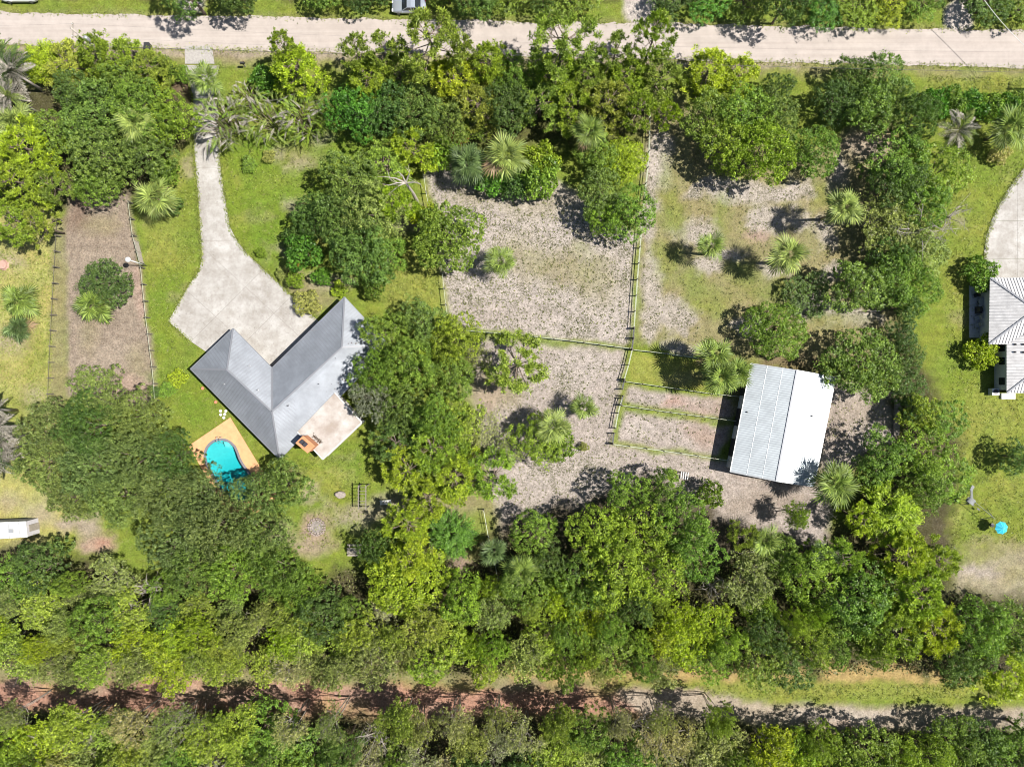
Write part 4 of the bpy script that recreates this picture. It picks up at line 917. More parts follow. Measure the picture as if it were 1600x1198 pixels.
def feather_palm(px, py, rpx, h, label, n=24, colours=('greypalm', 'yellow', 'mid'), base=None, group=None, name='queen_palm', bark='pale_bark', tr=.16):
    p = P(px, py, h); r = rpx*S*(H-h)/H; k = r/2.0; b = P(*base) if base else Vector((p.x, p.y, 0))
    t = empty(name, (b.x, b.y, 0), label, 'palm', group); top = Vector((p.x-b.x, p.y-b.y, h)); mb = MB()
    mb.tube([(0, 0, -.2), top*.5+Vector((0, 0, .1)), top], [tr*1.4, tr, tr*.8], 8); mb.build('trunk', M[bark], t, smooth=True)
    for i in range(n):
        f = i/(n-1); el = R(70-75*f)+trng.uniform(-.15, .15); sc = k*trng.uniform(.85, 1.1)
        fr = link('frond', trng.choice(FEA), t, top); fr.rotation_euler = (trng.uniform(-.4, .4), -el, i*GA+trng.uniform(-.3, .3)); fr.scale = (sc,)*3
        c = C_LEAF[trng.choice(colours)]; j = trng.uniform(.75, 1.15); fr.color = (c[0]*j, c[1]*j, c[2]*j, 1)
    return t
def areca(px, py, rpx, h, label, n=70, group='areca palm clumps beside the driveway', colours=('greypalm', 'greypalm', 'palm_pale', 'mid', 'palm_pale')):  # grey fronds among the green are sun glints put into the colour
    p = P(px, py, h*.8); r = rpx*S*(H-h)/H
    t = empty('areca_palm', (p.x, p.y, 0), label, 'palm', group)
    mb = MB()
    for i in range(n):
        a = i*GA; q = r*.86*math.sqrt((i+.5)/n); b = Vector((math.cos(a)*q, math.sin(a)*q, h*(.92-.42*(q/r)**2)*trng.uniform(.85, 1.05)))
        if i % 4 == 0: mb.tube([(b.x*.4, b.y*.4, -.1), (b.x*.7, b.y*.7, b.z*.5), b], [.05, .045, .03], 5)
        fr = link('frond', trng.choice(FEA2), t, b); fr.rotation_euler = (trng.uniform(-.5, .5), -R(trng.uniform(10, 70)), a+trng.uniform(-1.5, 1.5)); sc = trng.uniform(.42, .72)*r/2.9; fr.scale = (sc, sc*1.1, sc)
        c = C_LEAF[trng.choice(colours)]; j = trng.uniform(.7, 1.2); fr.color = (c[0]*j, c[1]*j, c[2]*j, 1)
    mb.build('stem', M['bark'], t)
    return t

# ------------------------------------------------------------------ PLANTING, photo order
# (x, y, radius px, height m, kind, colour, label)
TREES = [
 # far bank of the road
 (290, -14, 42, 8, 'bright', 'dark', 'dark tree overhanging the far driveway mouth across the road, shading the road'),
 (372, -14, 34, 7, 'oak', 'dark', 'dark oak on the far roadside beside the overhanging driveway tree'),
 (505, -16, 30, 4.2, 'oak', 'mid', 'low green oak on the far roadside before the silver car'),
 (560, -12, 28, 4.2, 'bright', 'dark', 'dark leafy tree on the far roadside just ahead of the silver car bonnet'),
 (596, -20, 26, 4.2, 'oak', 'dark', 'dark oak shading the bonnet of the silver car'),
 (700, -14, 28, 4.2, 'bright', 'mid', 'green tree just behind the boot of the silver car'),
 (742, -12, 36, 8, 'oak', 'oak', 'oak throwing a jagged shadow on the road behind the silver car'),
 (795, -14, 34, 4.2, 'oak', 'mid', 'oak on the far roadside between the silver car and the white side lane'),
 (850, -8, 26, 4.2, 'bright', 'dark', 'small dark tree near the tall roadside pine on the far bank'),
 (905, -14, 40, 4.2, 'bright', 'mid', 'broad green tree on the far bank just before the pale side lane'),
 (1055, -2, 34, 3.6, 'bright', 'dark', 'dark tree on the far bank just past the pale side lane'),
 (1110, 0, 36, 3.6, 'bright', 'emerald', 'rich green tree on the far bank, second past the pale side lane'),
 (1170, 4, 36, 3.6, 'bright', 'mid', 'green tree on the far bank, third past the pale side lane'),
 (1232, 2, 36, 8, 'bright', 'dark', 'dark tree on the far bank casting a pointed shadow on the road'),
 (1290, 6, 36, 3.6, 'bright', 'emerald', 'rich green tree on the far bank beyond the pointed road shadow'),
 (1350, 6, 36, 3.6, 'bright', 'bright', 'bright green tree on the far bank midway along its thick hedge'),
 (1400, 2, 34, 3.6, 'bright', 'lime', 'lime green tree on the far bank near the second side lane'),
 (1448, 2, 30, 3.6, 'bright', 'mid', 'green tree on the far bank at the edge of the second side lane'),
 (1545, 4, 36, 3.6, 'oak', 'dark', 'dark oak on the far bank under the white drop cable'),
 (1600, 10, 34, 3.6, 'bright', 'mid', 'green tree on the far bank at the corner of the frame past the cable'),
 # between the road and the house lot, west to east
 (62, 92, 34, 5, 'plume', 'lime', 'yellow-green feathery tree by the road at the west corner'),
 (104, 98, 40, 5, 'dense_pine', 'yellow', 'yellow-green pine by the road beneath the utility pole'),
 (150, 86, 34, 7, 'dense_pine', 'bright', 'green pine at the foot of the utility pole'),
 (188, 92, 38, 6, 'dense_pine', 'bright', 'bright green pine beside the black trash bin'),
 (232, 106, 34, 6, 'dense_pine', 'pine', 'rounded pine just below the black trash bin'),
 (200, 130, 34, 6, 'oak', 'mid', 'oak tucked below the roadside pines near the trash bin'),
 (120, 140, 36, 6, 'oak', 'dark', 'dark oak inside the west corner grove behind the yellow-green pine'),
 (262, 112, 18, 3, 'bush', 'mid', 'mid green bush on the west side of the driveway mouth'),
 (290, 119, 12, 2, 'bush', 'mid', 'little bush touching the concrete at the driveway mouth'),
 (243, 131, 13, 2, 'bush', 'lime', 'yellow croton bush under the roadside pines'),
 (88, 205, 42, 7, 'oak', 'mid', 'oak on the outer west side of the dark grove'),
 (140, 180, 52, 8, 'oak', 'oak', 'large oak at the upper west of the dark grove by the driveway'),
 (215, 172, 46, 8, 'oak', 'mid', 'oak in the dark grove behind the pale fan palm'),
 (265, 185, 42, 7, 'oak', 'bright', 'oak of the dark grove that leans over the driveway edge'),
 (160, 245, 52, 8, 'oak', 'oak', 'large oak at the lower west of the dark grove'),
 (232, 240, 44, 7, 'oak', 'oak', 'oak at the heart of the grove, beneath the pale fan palm'),
 (150, 288, 34, 6, 'oak', 'mid', 'oak at the foot of the dark grove over the mulched run'),
 (262, 268, 20, 4, 'bush', 'mid', 'round bush at the grove edge above the driveway-side palm'),
 (272, 322, 14, 2, 'bush', 'dark', 'dark little bush beside the palm on the lawn strip'),
 (40, 232, 52, 9, 'dense_pine', 'lime', 'tall yellow-green pine outside the west fence'),
 (28, 285, 48, 9, 'dense_pine', 'bright', 'bright pine on the west edge, lower neighbour of the tallest yellow-green one'),
 (82, 292, 32, 7, 'dense_pine', 'pine', 'pine leaning over the top end of the west fence'),
 (30, 345, 40, 8, 'pine', 'bright', 'thin-crowned pine trailing over the dry lawn at the west edge'),
 (62, 352, 30, 7, 'pine', 'pine', 'sparse pine beside the first posts of the west fence'),
 (445, 78, 26, 9, 'pine', 'bright', 'twin-topped pine reaching over the road east of the mailbox'),
 (464, 108, 42, 7, 'dense_pine', 'lime', 'bright pine by the road just east of the mailbox'),
 (418, 128, 22, 3, 'bush', 'emerald', 'deep green bush by the mailbox'),
 (560, 85, 30, 9, 'pine', 'pine', 'slim pine at the road edge, first west of the tall sparse one'),
 (600, 82, 32, 9, 'pine', 'pine', 'slim open pine overhanging the road beside the tall sparse one'),
 (575, 122, 38, 7, 'dense_pine', 'bright', 'dense pine below the two slim roadside pines'),
 (622, 118, 34, 6, 'dense_pine', 'pine', 'dense pine under the tall sparse pine, on its driveway side'),
 (672, 64, 58, 12, 'pine', 'pine', 'tall sparse pine with bare limbs spread over the road near the silver car'),
 (720, 82, 26, 10, 'pine', 'pine', 'small open pine on the road edge at the outer tip of the tall sparse one'),
 (712, 122, 42, 7, 'dense_pine', 'lime', 'bright dense pine at the foot of the tall sparse pine'),
 (762, 98, 36, 8, 'dense_pine', 'bright', 'dense pine at the road edge midway between the two tall open pines'),
 (800, 118, 34, 6, 'oak', 'mid', 'oak filling the gap between roadside pines'),
 (878, 72, 60, 12, 'pine', 'pine', 'tall open pine over the road, fanned out widest of all'),
 (868, 112, 40, 8, 'dense_pine', 'bright', 'dense pine beneath the widest open pine'),
 (918, 124, 34, 7, 'dense_pine', 'pine', 'dense pine between the widest open pine and the round-topped one'),
 (962, 84, 34, 9, 'pine', 'pine', 'open pine just west of the round-topped roadside pine'),
 (1022, 60, 38, 11, 'pine', 'bright', 'round-topped open pine over the road below the pale side lane'),
 (978, 122, 38, 7, 'dense_pine', 'bright', 'dense pine left of the fence head under the round-topped pine'),
 (1030, 122, 40, 7, 'dense_pine', 'pine', 'dense pine directly above the head of the central fence'),
 (1108, 112, 42, 6, 'dense_pine', 'lime', 'bright round pine by the road, first past the open ones'),
 (1152, 116, 38, 5, 'dense_pine', 'lime', 'bright round pine by the road, last of the close pine row'),
 (1215, 138, 24, 4, 'oak', 'dark', 'small dark oak on the grass verge east of the pine row'),
 (1330, 122, 34, 5, 'oak', 'dark', 'dark oak touching the road verge at the top of the east paddock'),
 (1388, 122, 42, 6, 'oak', 'oak', 'broad oak standing out on the road verge at the north-east corner'),
 # the belt along the top of the paddocks
 (555, 172, 44, 7, 'oak', 'emerald', 'deep green oak at the top of the front lawn'),
 (598, 168, 44, 7, 'oak', 'dark', 'dark oak in the belt just east of the front lawn'),
 (648, 178, 44, 7, 'oak', 'oak', 'oak in the belt above the big front yard cluster'),
 (694, 190, 38, 6, 'oak', 'oak', 'greyish oak in the belt above the orange shrub'),
 (745, 165, 40, 7, 'dense_pine', 'pine', 'pine in the belt above the starry pale palm'),
 (795, 165, 42, 7, 'oak', 'dark', 'dark oak in the belt above the middle paddock'),
 (845, 160, 40, 7, 'dense_pine', 'pine', 'pine in the belt, west of the palm by the central fence'),
 (892, 168, 40, 7, 'dense_pine', 'bright', 'pine in the belt touching the palm by the central fence'),
 (945, 165, 42, 8, 'dense_pine', 'pine', 'pine in the belt beside the head of the central fence'),
 (996, 172, 32, 8, 'pine', 'bright', 'open pine hanging over the head of the central fence'),
 (1040, 182, 24, 8, 'pine', 'lime', 'small bright pine tuft standing over the gap at the fence head'),
 (716, 215, 15, 2, 'bush', 'orange', 'orange-brown flowering shrub at the top of the middle paddock'),
 (735, 205, 26, 4, 'scrub', 'mid', 'thin scrub above the orange-brown shrub'),
 (690, 240, 26, 4, 'bush', 'bright', 'green bush between the front yard cluster and the middle paddock'),
 (770, 282, 26, 3, 'bush', 'emerald', 'deep green bush under the starry pale palm'),
 (845, 250, 26, 4, 'bush', 'bright', 'bright bush just east of the starry pale palm'),
 (842, 284, 30, 4, 'bush', 'mid', 'round green bush at the top edge of the sandy paddock'),
 (805, 288, 24, 3, 'bush', 'dark', 'dark bush between the palm and the round green bush'),
 (940, 235, 36, 5, 'bright', 'mid', 'green tree below the palm by the central fence'),
 (972, 252, 36, 4, 'round', 'lime', 'lime green rounded tree hugging the central fence'),
 (946, 300, 42, 6, 'oak', 'oak', 'olive oak below the lime green tree in the sandy paddock'),
 (988, 330, 40, 6, 'oak', 'mid', 'green oak covering a stretch of the central fence'),
 (945, 340, 30, 5, 'oak', 'bright', 'lowest oak of the fence-side group shading the sand'),
 (1112, 185, 44, 7, 'bright', 'mid', 'broadleaf tree at the top west of the east paddock clump'),
 (1165, 175, 48, 7, 'bright', 'mid', 'broadleaf tree at the back of the east paddock clump'),
 (1135, 228, 42, 7, 'bright', 'bright', 'broadleaf tree on the shadow side of the east paddock clump'),
 (1212, 185, 38, 6, 'oak', 'oak', 'greyish oak behind the round bright tree'),
 (1192, 236, 52, 8, 'round', 'bright', 'big round bright tree at the front of the east paddock clump'),
 (1278, 236, 40, 5, 'round', 'mid', 'soft oval tree standing alone beside the big round bright one'),
 (1352, 168, 44, 6, 'bright', 'mid', 'green tree at the top of the straw patch in the north-east corner'),
 (1388, 172, 34, 6, 'oak', 'oak', 'oak beside the straw patch in the north-east corner'),
 (1308, 160, 34, 5, 'oak', 'dark', 'dark oak between the oval tree and the verge'),
 (1432, 185, 36, 7, 'oak', 'dark', 'dark oak at the far north-east corner of the lot'),
 (1408, 248, 46, 7, 'bright', 'mid', 'green tree on the east boundary, topmost of its group'),
 (1462, 275, 48, 6, 'bright', 'bright', 'bright green tree spreading over the east boundary into the next lawn'),
 (1395, 290, 40, 7, 'bright', 'dark', 'dark shaded tree on the east boundary beside the lone palm'),
 (1440, 318, 42, 6, 'oak', 'mid', 'oak on the east boundary above the fallen grey branches'),
 (1375, 345, 44, 6, 'scrub', 'olive', 'olive scrub tree between the lone palm and the grey branches'),
 (1430, 365, 40, 5, 'oak', 'olive', 'olive oak tangled with the grey dead branches'),
 (1390, 395, 34, 5, 'oak', 'dark', 'dark low oak under the grey dead branches'),
 (1340, 440, 50, 6, 'bright', 'mid', 'rounded green tree in the east paddock above the bare gate'),
 (1408, 432, 42, 6, 'oak', 'mid', 'oak squeezed between the rounded paddock tree and the next lawn'),
 (1440, 400, 40, 5, 'oak', 'olive', 'olive oak at the edge of the neighbouring lawn'),
 (1435, 455, 34, 5, 'oak', 'mid', 'oak on the boundary just above the dark hedge'),
 (1262, 460, 36, 2.5, 'oak', 'dark', 'low palm coloured dark for its shade at the foot of the rounded paddock tree'),  # low palm built as an oak; its shade is put into the colour
 (1212, 516, 46, 5, 'round', 'mid', 'round tree just above the barn roof'),
 (1352, 566, 60, 6, 'round', 'mid', 'largest round tree, touching the barn corner'),
 # front yard cluster
 (600, 262, 42, 7, 'dense_pine', 'yellow', 'yellow-green pine at the top of the front yard cluster'),
 (646, 235, 40, 7, 'dense_pine', 'lime', 'bright pine at the top of the cluster nearest the paddock fence'),
 (548, 285, 46, 8, 'oak', 'oak', 'olive oak at the upper lawn side of the front yard cluster'),
 (530, 345, 48, 8, 'oak', 'oak', 'dark olive oak in the middle of the front yard cluster'),
 (580, 330, 46, 9, 'oak', 'olive', 'tallest olive oak at the centre of the front yard cluster'),
 (615, 318, 34, 8, 'dense_pine', 'lime', 'bright pine on the paddock side of the front yard cluster'),
 (566, 395, 50, 8, 'oak', 'oak', 'oak at the lower end of the front yard cluster above the roof tip'),
 (600, 400, 34, 6, 'oak', 'mid', 'oak facing the yellow lawn patch beside the cluster'),
 (488, 340, 32, 5, 'oak', 'dark', 'dark oak on the lawn edge of the front yard cluster'),
 (466, 375, 20, 3, 'bush', 'dark', 'dark bush on the lawn beside the emerald bush'),
 (476, 396, 27, 4, 'bush', 'emerald', 'emerald green bush with orange blooms at its edge'),
 (461, 413, 7, 1.5, 'bush', 'orange', 'small bush of orange flowers below the emerald bush'),
 (463, 437, 13, 2, 'bush', 'bright', 'small bright bush in the planting bed by the driveway apron'),
 (505, 432, 14, 2, 'bush', 'emerald', 'green shrub in the pale bed above the house tip'),
 (586, 448, 18, 3, 'bush', 'mid', 'green bush just off the north tip of the roof'),
 (480, 472, 20, 1.6, 'bush', 'olive', 'olive ground shrub in the corner between apron and roof'),
 (700, 372, 56, 7, 'round', 'mid', 'round full oak standing between yellow lawn and sandy paddock'),
 (668, 345, 22, 4, 'bush', 'lime', 'yellowish shrub on the paddock fence beside the round full oak'),
 # big oaks east of the house
 (604, 524, 38, 7, 'oak', 'mid', 'oak shading the north-east roof slope'),
 (658, 508, 40, 6, 'bright', 'oak', 'oak at the top of the big grove east of the house'),
 (708, 530, 40, 7, 'oak', 'bright', 'oak of the house-side grove next to the paddock fence corner'),
 (586, 580, 42, 8, 'live_oak', 'mid', 'grey-green oak leaning over the back roof slope'),
 (640, 572, 46, 10, 'bright', 'mid', 'tallest oak in the centre of the grove east of the house'),
 (706, 592, 40, 7, 'bright', 'mid', 'oak on the paddock side of the grove east of the house'),
 (578, 625, 34, 7, 'live_oak', 'grey', 'greyish oak hanging over the corner of the patio roof'),
 (626, 636, 40, 7, 'oak', 'oak', 'oak south of the grove centre, behind the patio roof'),
 (686, 648, 40, 9, 'bright', 'mid', 'oak at the lower middle of the grove east of the house'),
 (620, 690, 40, 6, 'pine', 'dark', 'shaded dark pine on the lawn below the patio roof'),
 (676, 700, 50, 8, 'dense_pine', 'bright', 'bright pine below the grove, west of the sandy track'),
 (640, 735, 44, 7, 'pine', 'lime', 'bright open pine above the white slatted bench'),
 (722, 655, 36, 6, 'scrub', 'yellow', 'yellowish scrub tree beside the grove facing the sandy track'),
 (755, 668, 34, 5, 'thin_scrub', 'straw', 'straw-coloured thin scrub by the bend of the sandy track'),
 (712, 742, 46, 7, 'dense_pine', 'lime', 'bright dense pine in the middle of the backyard belt'),
 (772, 745, 46, 7, 'pine', 'bright', 'open pine jutting into the bare sandy track'),
 (800, 700, 28, 4, 'thin_scrub', 'olive', 'thin olive scrub on the sandy track edge above the open pine'),
 (668, 778, 38, 7, 'pine', 'lime', 'open bright pine beside the white slatted bench'),
 (810, 570, 54, 9, 'pine', 'pine', 'wide open pine standing on the bare sand below the crossing fence'),
 (745, 560, 26, 5, 'thin_scrub', 'olive', 'thin scrub tree between the grove and the wide open pine'),
 (842, 680, 42, 5, 'bright', 'bright', 'bright green tree wrapped round a palm beside the sandy track'),
 (872, 690, 26, 3, 'bush', 'mid', 'green bush on the sunny side of the palm by the sandy track'),
 (706, 838, 38, 4, 'plume', 'emerald', 'feathery deep green clump behind the bench'),
 (638, 815, 40, 7, 'pine', 'lime', 'bright open pine between bench and shaded table'),
 (640, 868, 44, 8, 'dense_pine', 'lime', 'lime pine above the big lime mound of foliage'),
 (636, 905, 58, 7, 'round', 'lime', 'big lime green mound of foliage at the bottom of the backyard'),
 (590, 855, 30, 6, 'oak', 'dark', 'dark oak shading the table by the fire pit'),
 (660, 795, 22, 5, 'pine', 'lime', 'small open pine right below the white slatted bench'),
 # big live oaks round the pool
 (150, 612, 46, 6, 'live_oak', 'live', 'live oak at the top of the poolside canopy above the mulch run'),
 (78, 668, 46, 7, 'live_oak', 'live', 'live oak at the outer west side of the poolside canopy near the pale palms'),
 (140, 665, 50, 8, 'live_oak', 'dark', 'dark live oak in the upper part of the poolside canopy'),
 (212, 650, 46, 7, 'live_oak', 'live', 'live oak of the poolside canopy bordering the small lawn'),
 (72, 722, 50, 7, 'live_oak', 'live', 'live oak at the western bulge of the poolside canopy'),
 (145, 730, 52, 8, 'live_oak', 'live', 'live oak in the west centre of the poolside canopy'),
 (215, 715, 52, 9, 'live_oak', 'live', 'tall live oak at the centre of the poolside canopy'),
 (268, 712, 42, 7, 'live_oak', 'dark', 'dark live oak leaning over the west corner of the pool deck'),
 (112, 778, 40, 6, 'live_oak', 'live', 'live oak at the lower west rim of the poolside canopy'),
 (185, 780, 46, 7, 'live_oak', 'live', 'live oak above the bare pinkish clearing'),
 (255, 775, 52, 8, 'live_oak', 'live', 'live oak between the pool and the bare pinkish clearing'),
 (312, 772, 46, 7, 'live_oak', 'live', 'live oak covering the lower west side of the pool'),
 (398, 776, 42, 7, 'live_oak', 'live', 'live oak covering the deep end of the pool'),
 (442, 760, 42, 7, 'oak', 'oak', 'oak on the lawn below the south corner of the roof'),
 (340, 828, 54, 9, 'live_oak', 'live', 'tall live oak directly below the pool'),
 (410, 830, 50, 8, 'live_oak', 'live', 'live oak between pool and fire pit'),
 (270, 840, 50, 8, 'live_oak', 'live', 'live oak on the southern flank beside the bare pinkish clearing'),
 (300, 890, 46, 8, 'live_oak', 'oak', 'oak at the bottom of the poolside canopy by the reddish shade'),
 (368, 890, 52, 8, 'live_oak', 'mid', 'greener live oak at the bottom of the poolside canopy'),
 (440, 890, 48, 8, 'live_oak', 'mid', 'greener live oak at the bottom of the canopy below the fire pit'),
 (470, 925, 36, 7, 'live_oak', 'mid', 'greener oak at the last bottom tip of the poolside canopy'),
 (168, 440, 40, 4, 'round', 'dark', 'dense dark shrub mound with a palm on the mulch run'),
 # big trees south of the barn
 (832, 835, 36, 6, 'bright', 'mid', 'green tree at the sandy edge above a pale palm'),
 (860, 880, 34, 6, 'bright', 'dark', 'dark tree behind the pale palm below the sandy track'),
 (935, 835, 48, 9, 'bright', 'bright', 'big bright tree whose shadow falls over the sandy track'),
 (985, 770, 34, 7, 'bright', 'mid', 'uppermost tree of the bright clump, below the pens'),
 (1040, 765, 36, 7, 'bright', 'mid', 'tree of the bright clump beside the old timber frame'),
 (1000, 830, 46, 9, 'bright', 'bright', 'tree in the upper centre of the bright clump below the pens'),
 (1065, 825, 48, 9, 'bright', 'mid', 'big tree on the barn side of the bright clump'),
 (955, 900, 56, 10, 'bright', 'bright', 'tall tree at the heart of the bright clump'),
 (1030, 900, 48, 9, 'bright', 'bright', 'tall tree right of the heart of the bright clump, farther from the track'),
 (905, 905, 42, 8, 'bright', 'mid', 'tree on the western flank of the bright clump'),
 (1092, 868, 42, 8, 'bright', 'mid', 'tree at the eastern flank of the bright clump'),
 (1106, 772, 20, 4, 'bush', 'mid', 'leafy shrub arm stretching onto bare ground near the old timber frame'),
 (1158, 838, 26, 7, 'pine', 'pine', 'little leaning pine with a bare stem south of the barn'),
 (1248, 805, 20, 6, 'scrub', 'bright', 'slender shrub on bare litter south of the barn'),
 (1190, 862, 34, 5, 'thin_scrub', 'straw', 'straw-tinted scrub below the little leaning pine'),
 (1165, 905, 44, 7, 'scrub', 'olive', 'olive scrub tree south of the little leaning pine'),
 (1222, 870, 36, 6, 'bright', 'mid', 'green tree below the slender shrub'),
 (1270, 905, 48, 8, 'bright', 'bright', 'bright tree in the wood south of the barn palm'),
 (1312, 870, 36, 7, 'pine', 'bright', 'open pine with grey twigs below the barn palm'),
 (1345, 810, 30, 6, 'pine', 'lime', 'small bright pine just below the barn palm'),
 (1330, 930, 56, 9, 'bright', 'mid', 'broad tree in the south-east wood'),
 (1396, 800, 52, 7, 'plume', 'lime', 'feathery lime green tree near the east boundary'),
 (1410, 870, 48, 8, 'dense_pine', 'lime', 'lime pine below the feathery tree on the east boundary'),
 (1432, 930, 52, 9, 'dense_pine', 'bright', 'dense bright pine at the south-east boundary'),
 (1462, 880, 38, 6, 'dense_pine', 'bright', 'dense pine facing the bare patch of the next yard'),
 (1395, 985, 52, 9, 'dense_pine', 'bright', 'dense pine above the straw by the south-east trail'),
 (1460, 985, 46, 8, 'dense_pine', 'lime', 'lime pine at the south-east corner of the lot'),
 (1385, 715, 44, 7, 'bright', 'mid', 'green tree between barn yard and the east boundary'),
 (1440, 700, 44, 7, 'bright', 'bright', 'bright tree on the east boundary beside the barn yard'),
 (1480, 655, 34, 5, 'bright', 'mid', 'green tree spilling onto the neighbouring lawn above the swing set'),
 (1478, 740, 44, 6, 'bright', 'mid', 'green tree nearest the swing set'),
 (1438, 760, 38, 6, 'oak', 'mid', 'oak behind the tree nearest the swing set'),
 (1440, 640, 34, 5, 'bright', 'bright', 'bright tree on the boundary at the foot of the dark hedge'),
 (1530, 978, 46, 8, 'oak', 'mid', 'oak at the bottom of the next yard by its bare patch'),
 (1580, 990, 46, 7, 'bright', 'mid', 'green tree at the bottom east corner of the next yard'),
 (1505, 1025, 42, 7, 'oak', 'dark', 'dark oak above the straw bank by the trail'),
 (1568, 1045, 50, 7, 'dense_pine', 'lime', 'lime pine overhanging the trail at the east edge'),
 (1590, 715, 28, 4, 'oak', 'dark', 'dark little tree alone on the neighbouring lawn'),
 (1530, 428, 24, 2.5, 'bush', 'mid', 'green bush at the upper corner of the neighbouring patio'),
 (1531, 549, 24, 2.5, 'bush', 'lime', 'lime green bush at the lower corner of the neighbouring patio'),
 (1560, 242, 16, 1.6, 'bush', 'straw', 'dry brownish shrub under the neighbour fan palm'),
]
for t in TREES: plant(*t[:7], group=None)
# hedge along the east boundary
hl = [('topmost', 480), ('second', 520), ('third', 560), ('fourth', 600), ('lowest', 640)]
for k, (w, y) in enumerate(hl):
    plant(1412+k*2, y, 27, 4, 'bright', 'dark', f'dark hedge tree on the east boundary beside the largest round tree, {w} in its row', 'dark hedge row on the east boundary')
vl = ['at the lot corner', 'beside the grey feather palm', 'over the grey feather palm crown', 'between the two neighbour palms', 'beside the neighbour fan palm', 'at the frame edge']
for k, w in enumerate(vl):
    plant(1462+k*26, 162+k*1.5, 21, 2.5, 'bush', ['emerald', 'mid'][k % 2], f'leafy hedge bush below the road verge, {w}', 'leafy hedge along the neighbour verge')
for x, y, r, h, lb in ((228, 925, 26, 8.5, 'pale bare-limbed tree in the wood below the bare pinkish clearing'), (205, 965, 22, 8, 'grey leafless limbs in the wood close to the west boundary'), (395, 975, 24, 8.5, 'grey twiggy bare tree in the wood directly below the pool canopy'), (125, 1140, 30, 10, 'grey bare tree across the red trail toward the west end'), (290, 1150, 34, 10, 'large pale bare tree across the red trail below the western live oaks'), (585, 1160, 30, 10, 'pale bare tree across the red trail below the fire pit'), (632, 1128, 22, 10, 'white-limbed bare tree leaning on the red trail below the lime mound'), (1015, 1140, 26, 9, 'grey bare tree across the trail where red turns pale'), (1120, 925, 24, 8.5, 'grey leafless limbs among the olive scrub south of the barn'), (1310, 945, 24, 9.5, 'bare grey limbs in the south-east wood'), (1300, 800, 16, 6, 'bare grey sapling under the shaggy barn palm'), (1446, 356, 46, 8, 'grey leafless tree fallen over the east boundary'), (1492, 335, 34, 6, 'small grey leafless branches poking onto the neighbouring lawn'), (1195, 840, 16, 5, 'bare twiggy sapling below the barn')):
    plant(x, y, r, h, 'bare', 'grey', lb)
dt = P(652, 315); root = empty('dead_tree', dt, 'bare grey dead tree at the paddock edge of the front yard cluster', 'tree'); q_ = lambda x, y, z: P(x, y, z)-dt
mb = MB(); tp_ = q_(634, 286, 7.6); mb.tube([(0, 0, -.2), q_(646, 303, 3), tp_], [.26, .22, .15], 8)
for x, y, z in ((600, 276, 9.0), (622, 268, 9.4), (640, 268, 9.2), (606, 290, 8.6), (616, 296, 8.2), (658, 288, 8.6)):
    e_ = q_(x, y, z); m_ = tp_.lerp(e_, .5)+Vector((.1, .15, .1)); mb.tube([tp_, m_, e_], [.11, .08, .03], 5)
    for k_ in range(3): b_ = m_.lerp(e_, trng.random()); mb.tube([b_, b_+Vector((trng.uniform(-1, 1), trng.uniform(-1, 1), trng.uniform(0, .4)))], [.035, .012], 3)
mb.build('trunk', M['grey_bark'], root)
# little plants
for x, y, r, c, lb in ((408, 395, 8, 'bright', 'spiky green plant on the lawn at the driveway bend'), (440, 428, 9, 'olive', 'spiky plant at the corner of the apron bed'), (530, 452, 12, 'lime', 'yellow-green spiky plant above the house tip'), (278, 590, 14, 'lime', 'yellow leafy shrub at the west corner of the house'), (262, 608, 12, 'mid', 'green shrub at the end of the mulch fence'), (243, 612, 9, 'dark', 'dark shrub at the last post of the mulch fence'),
                       (912, 698, 7, 'olive', 'weedy tuft on the sandy track'), (1050, 742, 8, 'lime', 'weedy tuft beside the old timber frame'), (660, 560, 10, 'lime', 'low shrub among the house-side oaks'), (390, 258, 12, 'mid', 'low green shrub on the front lawn edge'), (420, 245, 10, 'olive', 'dry low shrub on the front lawn')):
    plant(x, y, r, .9, 'bush', c, lb)

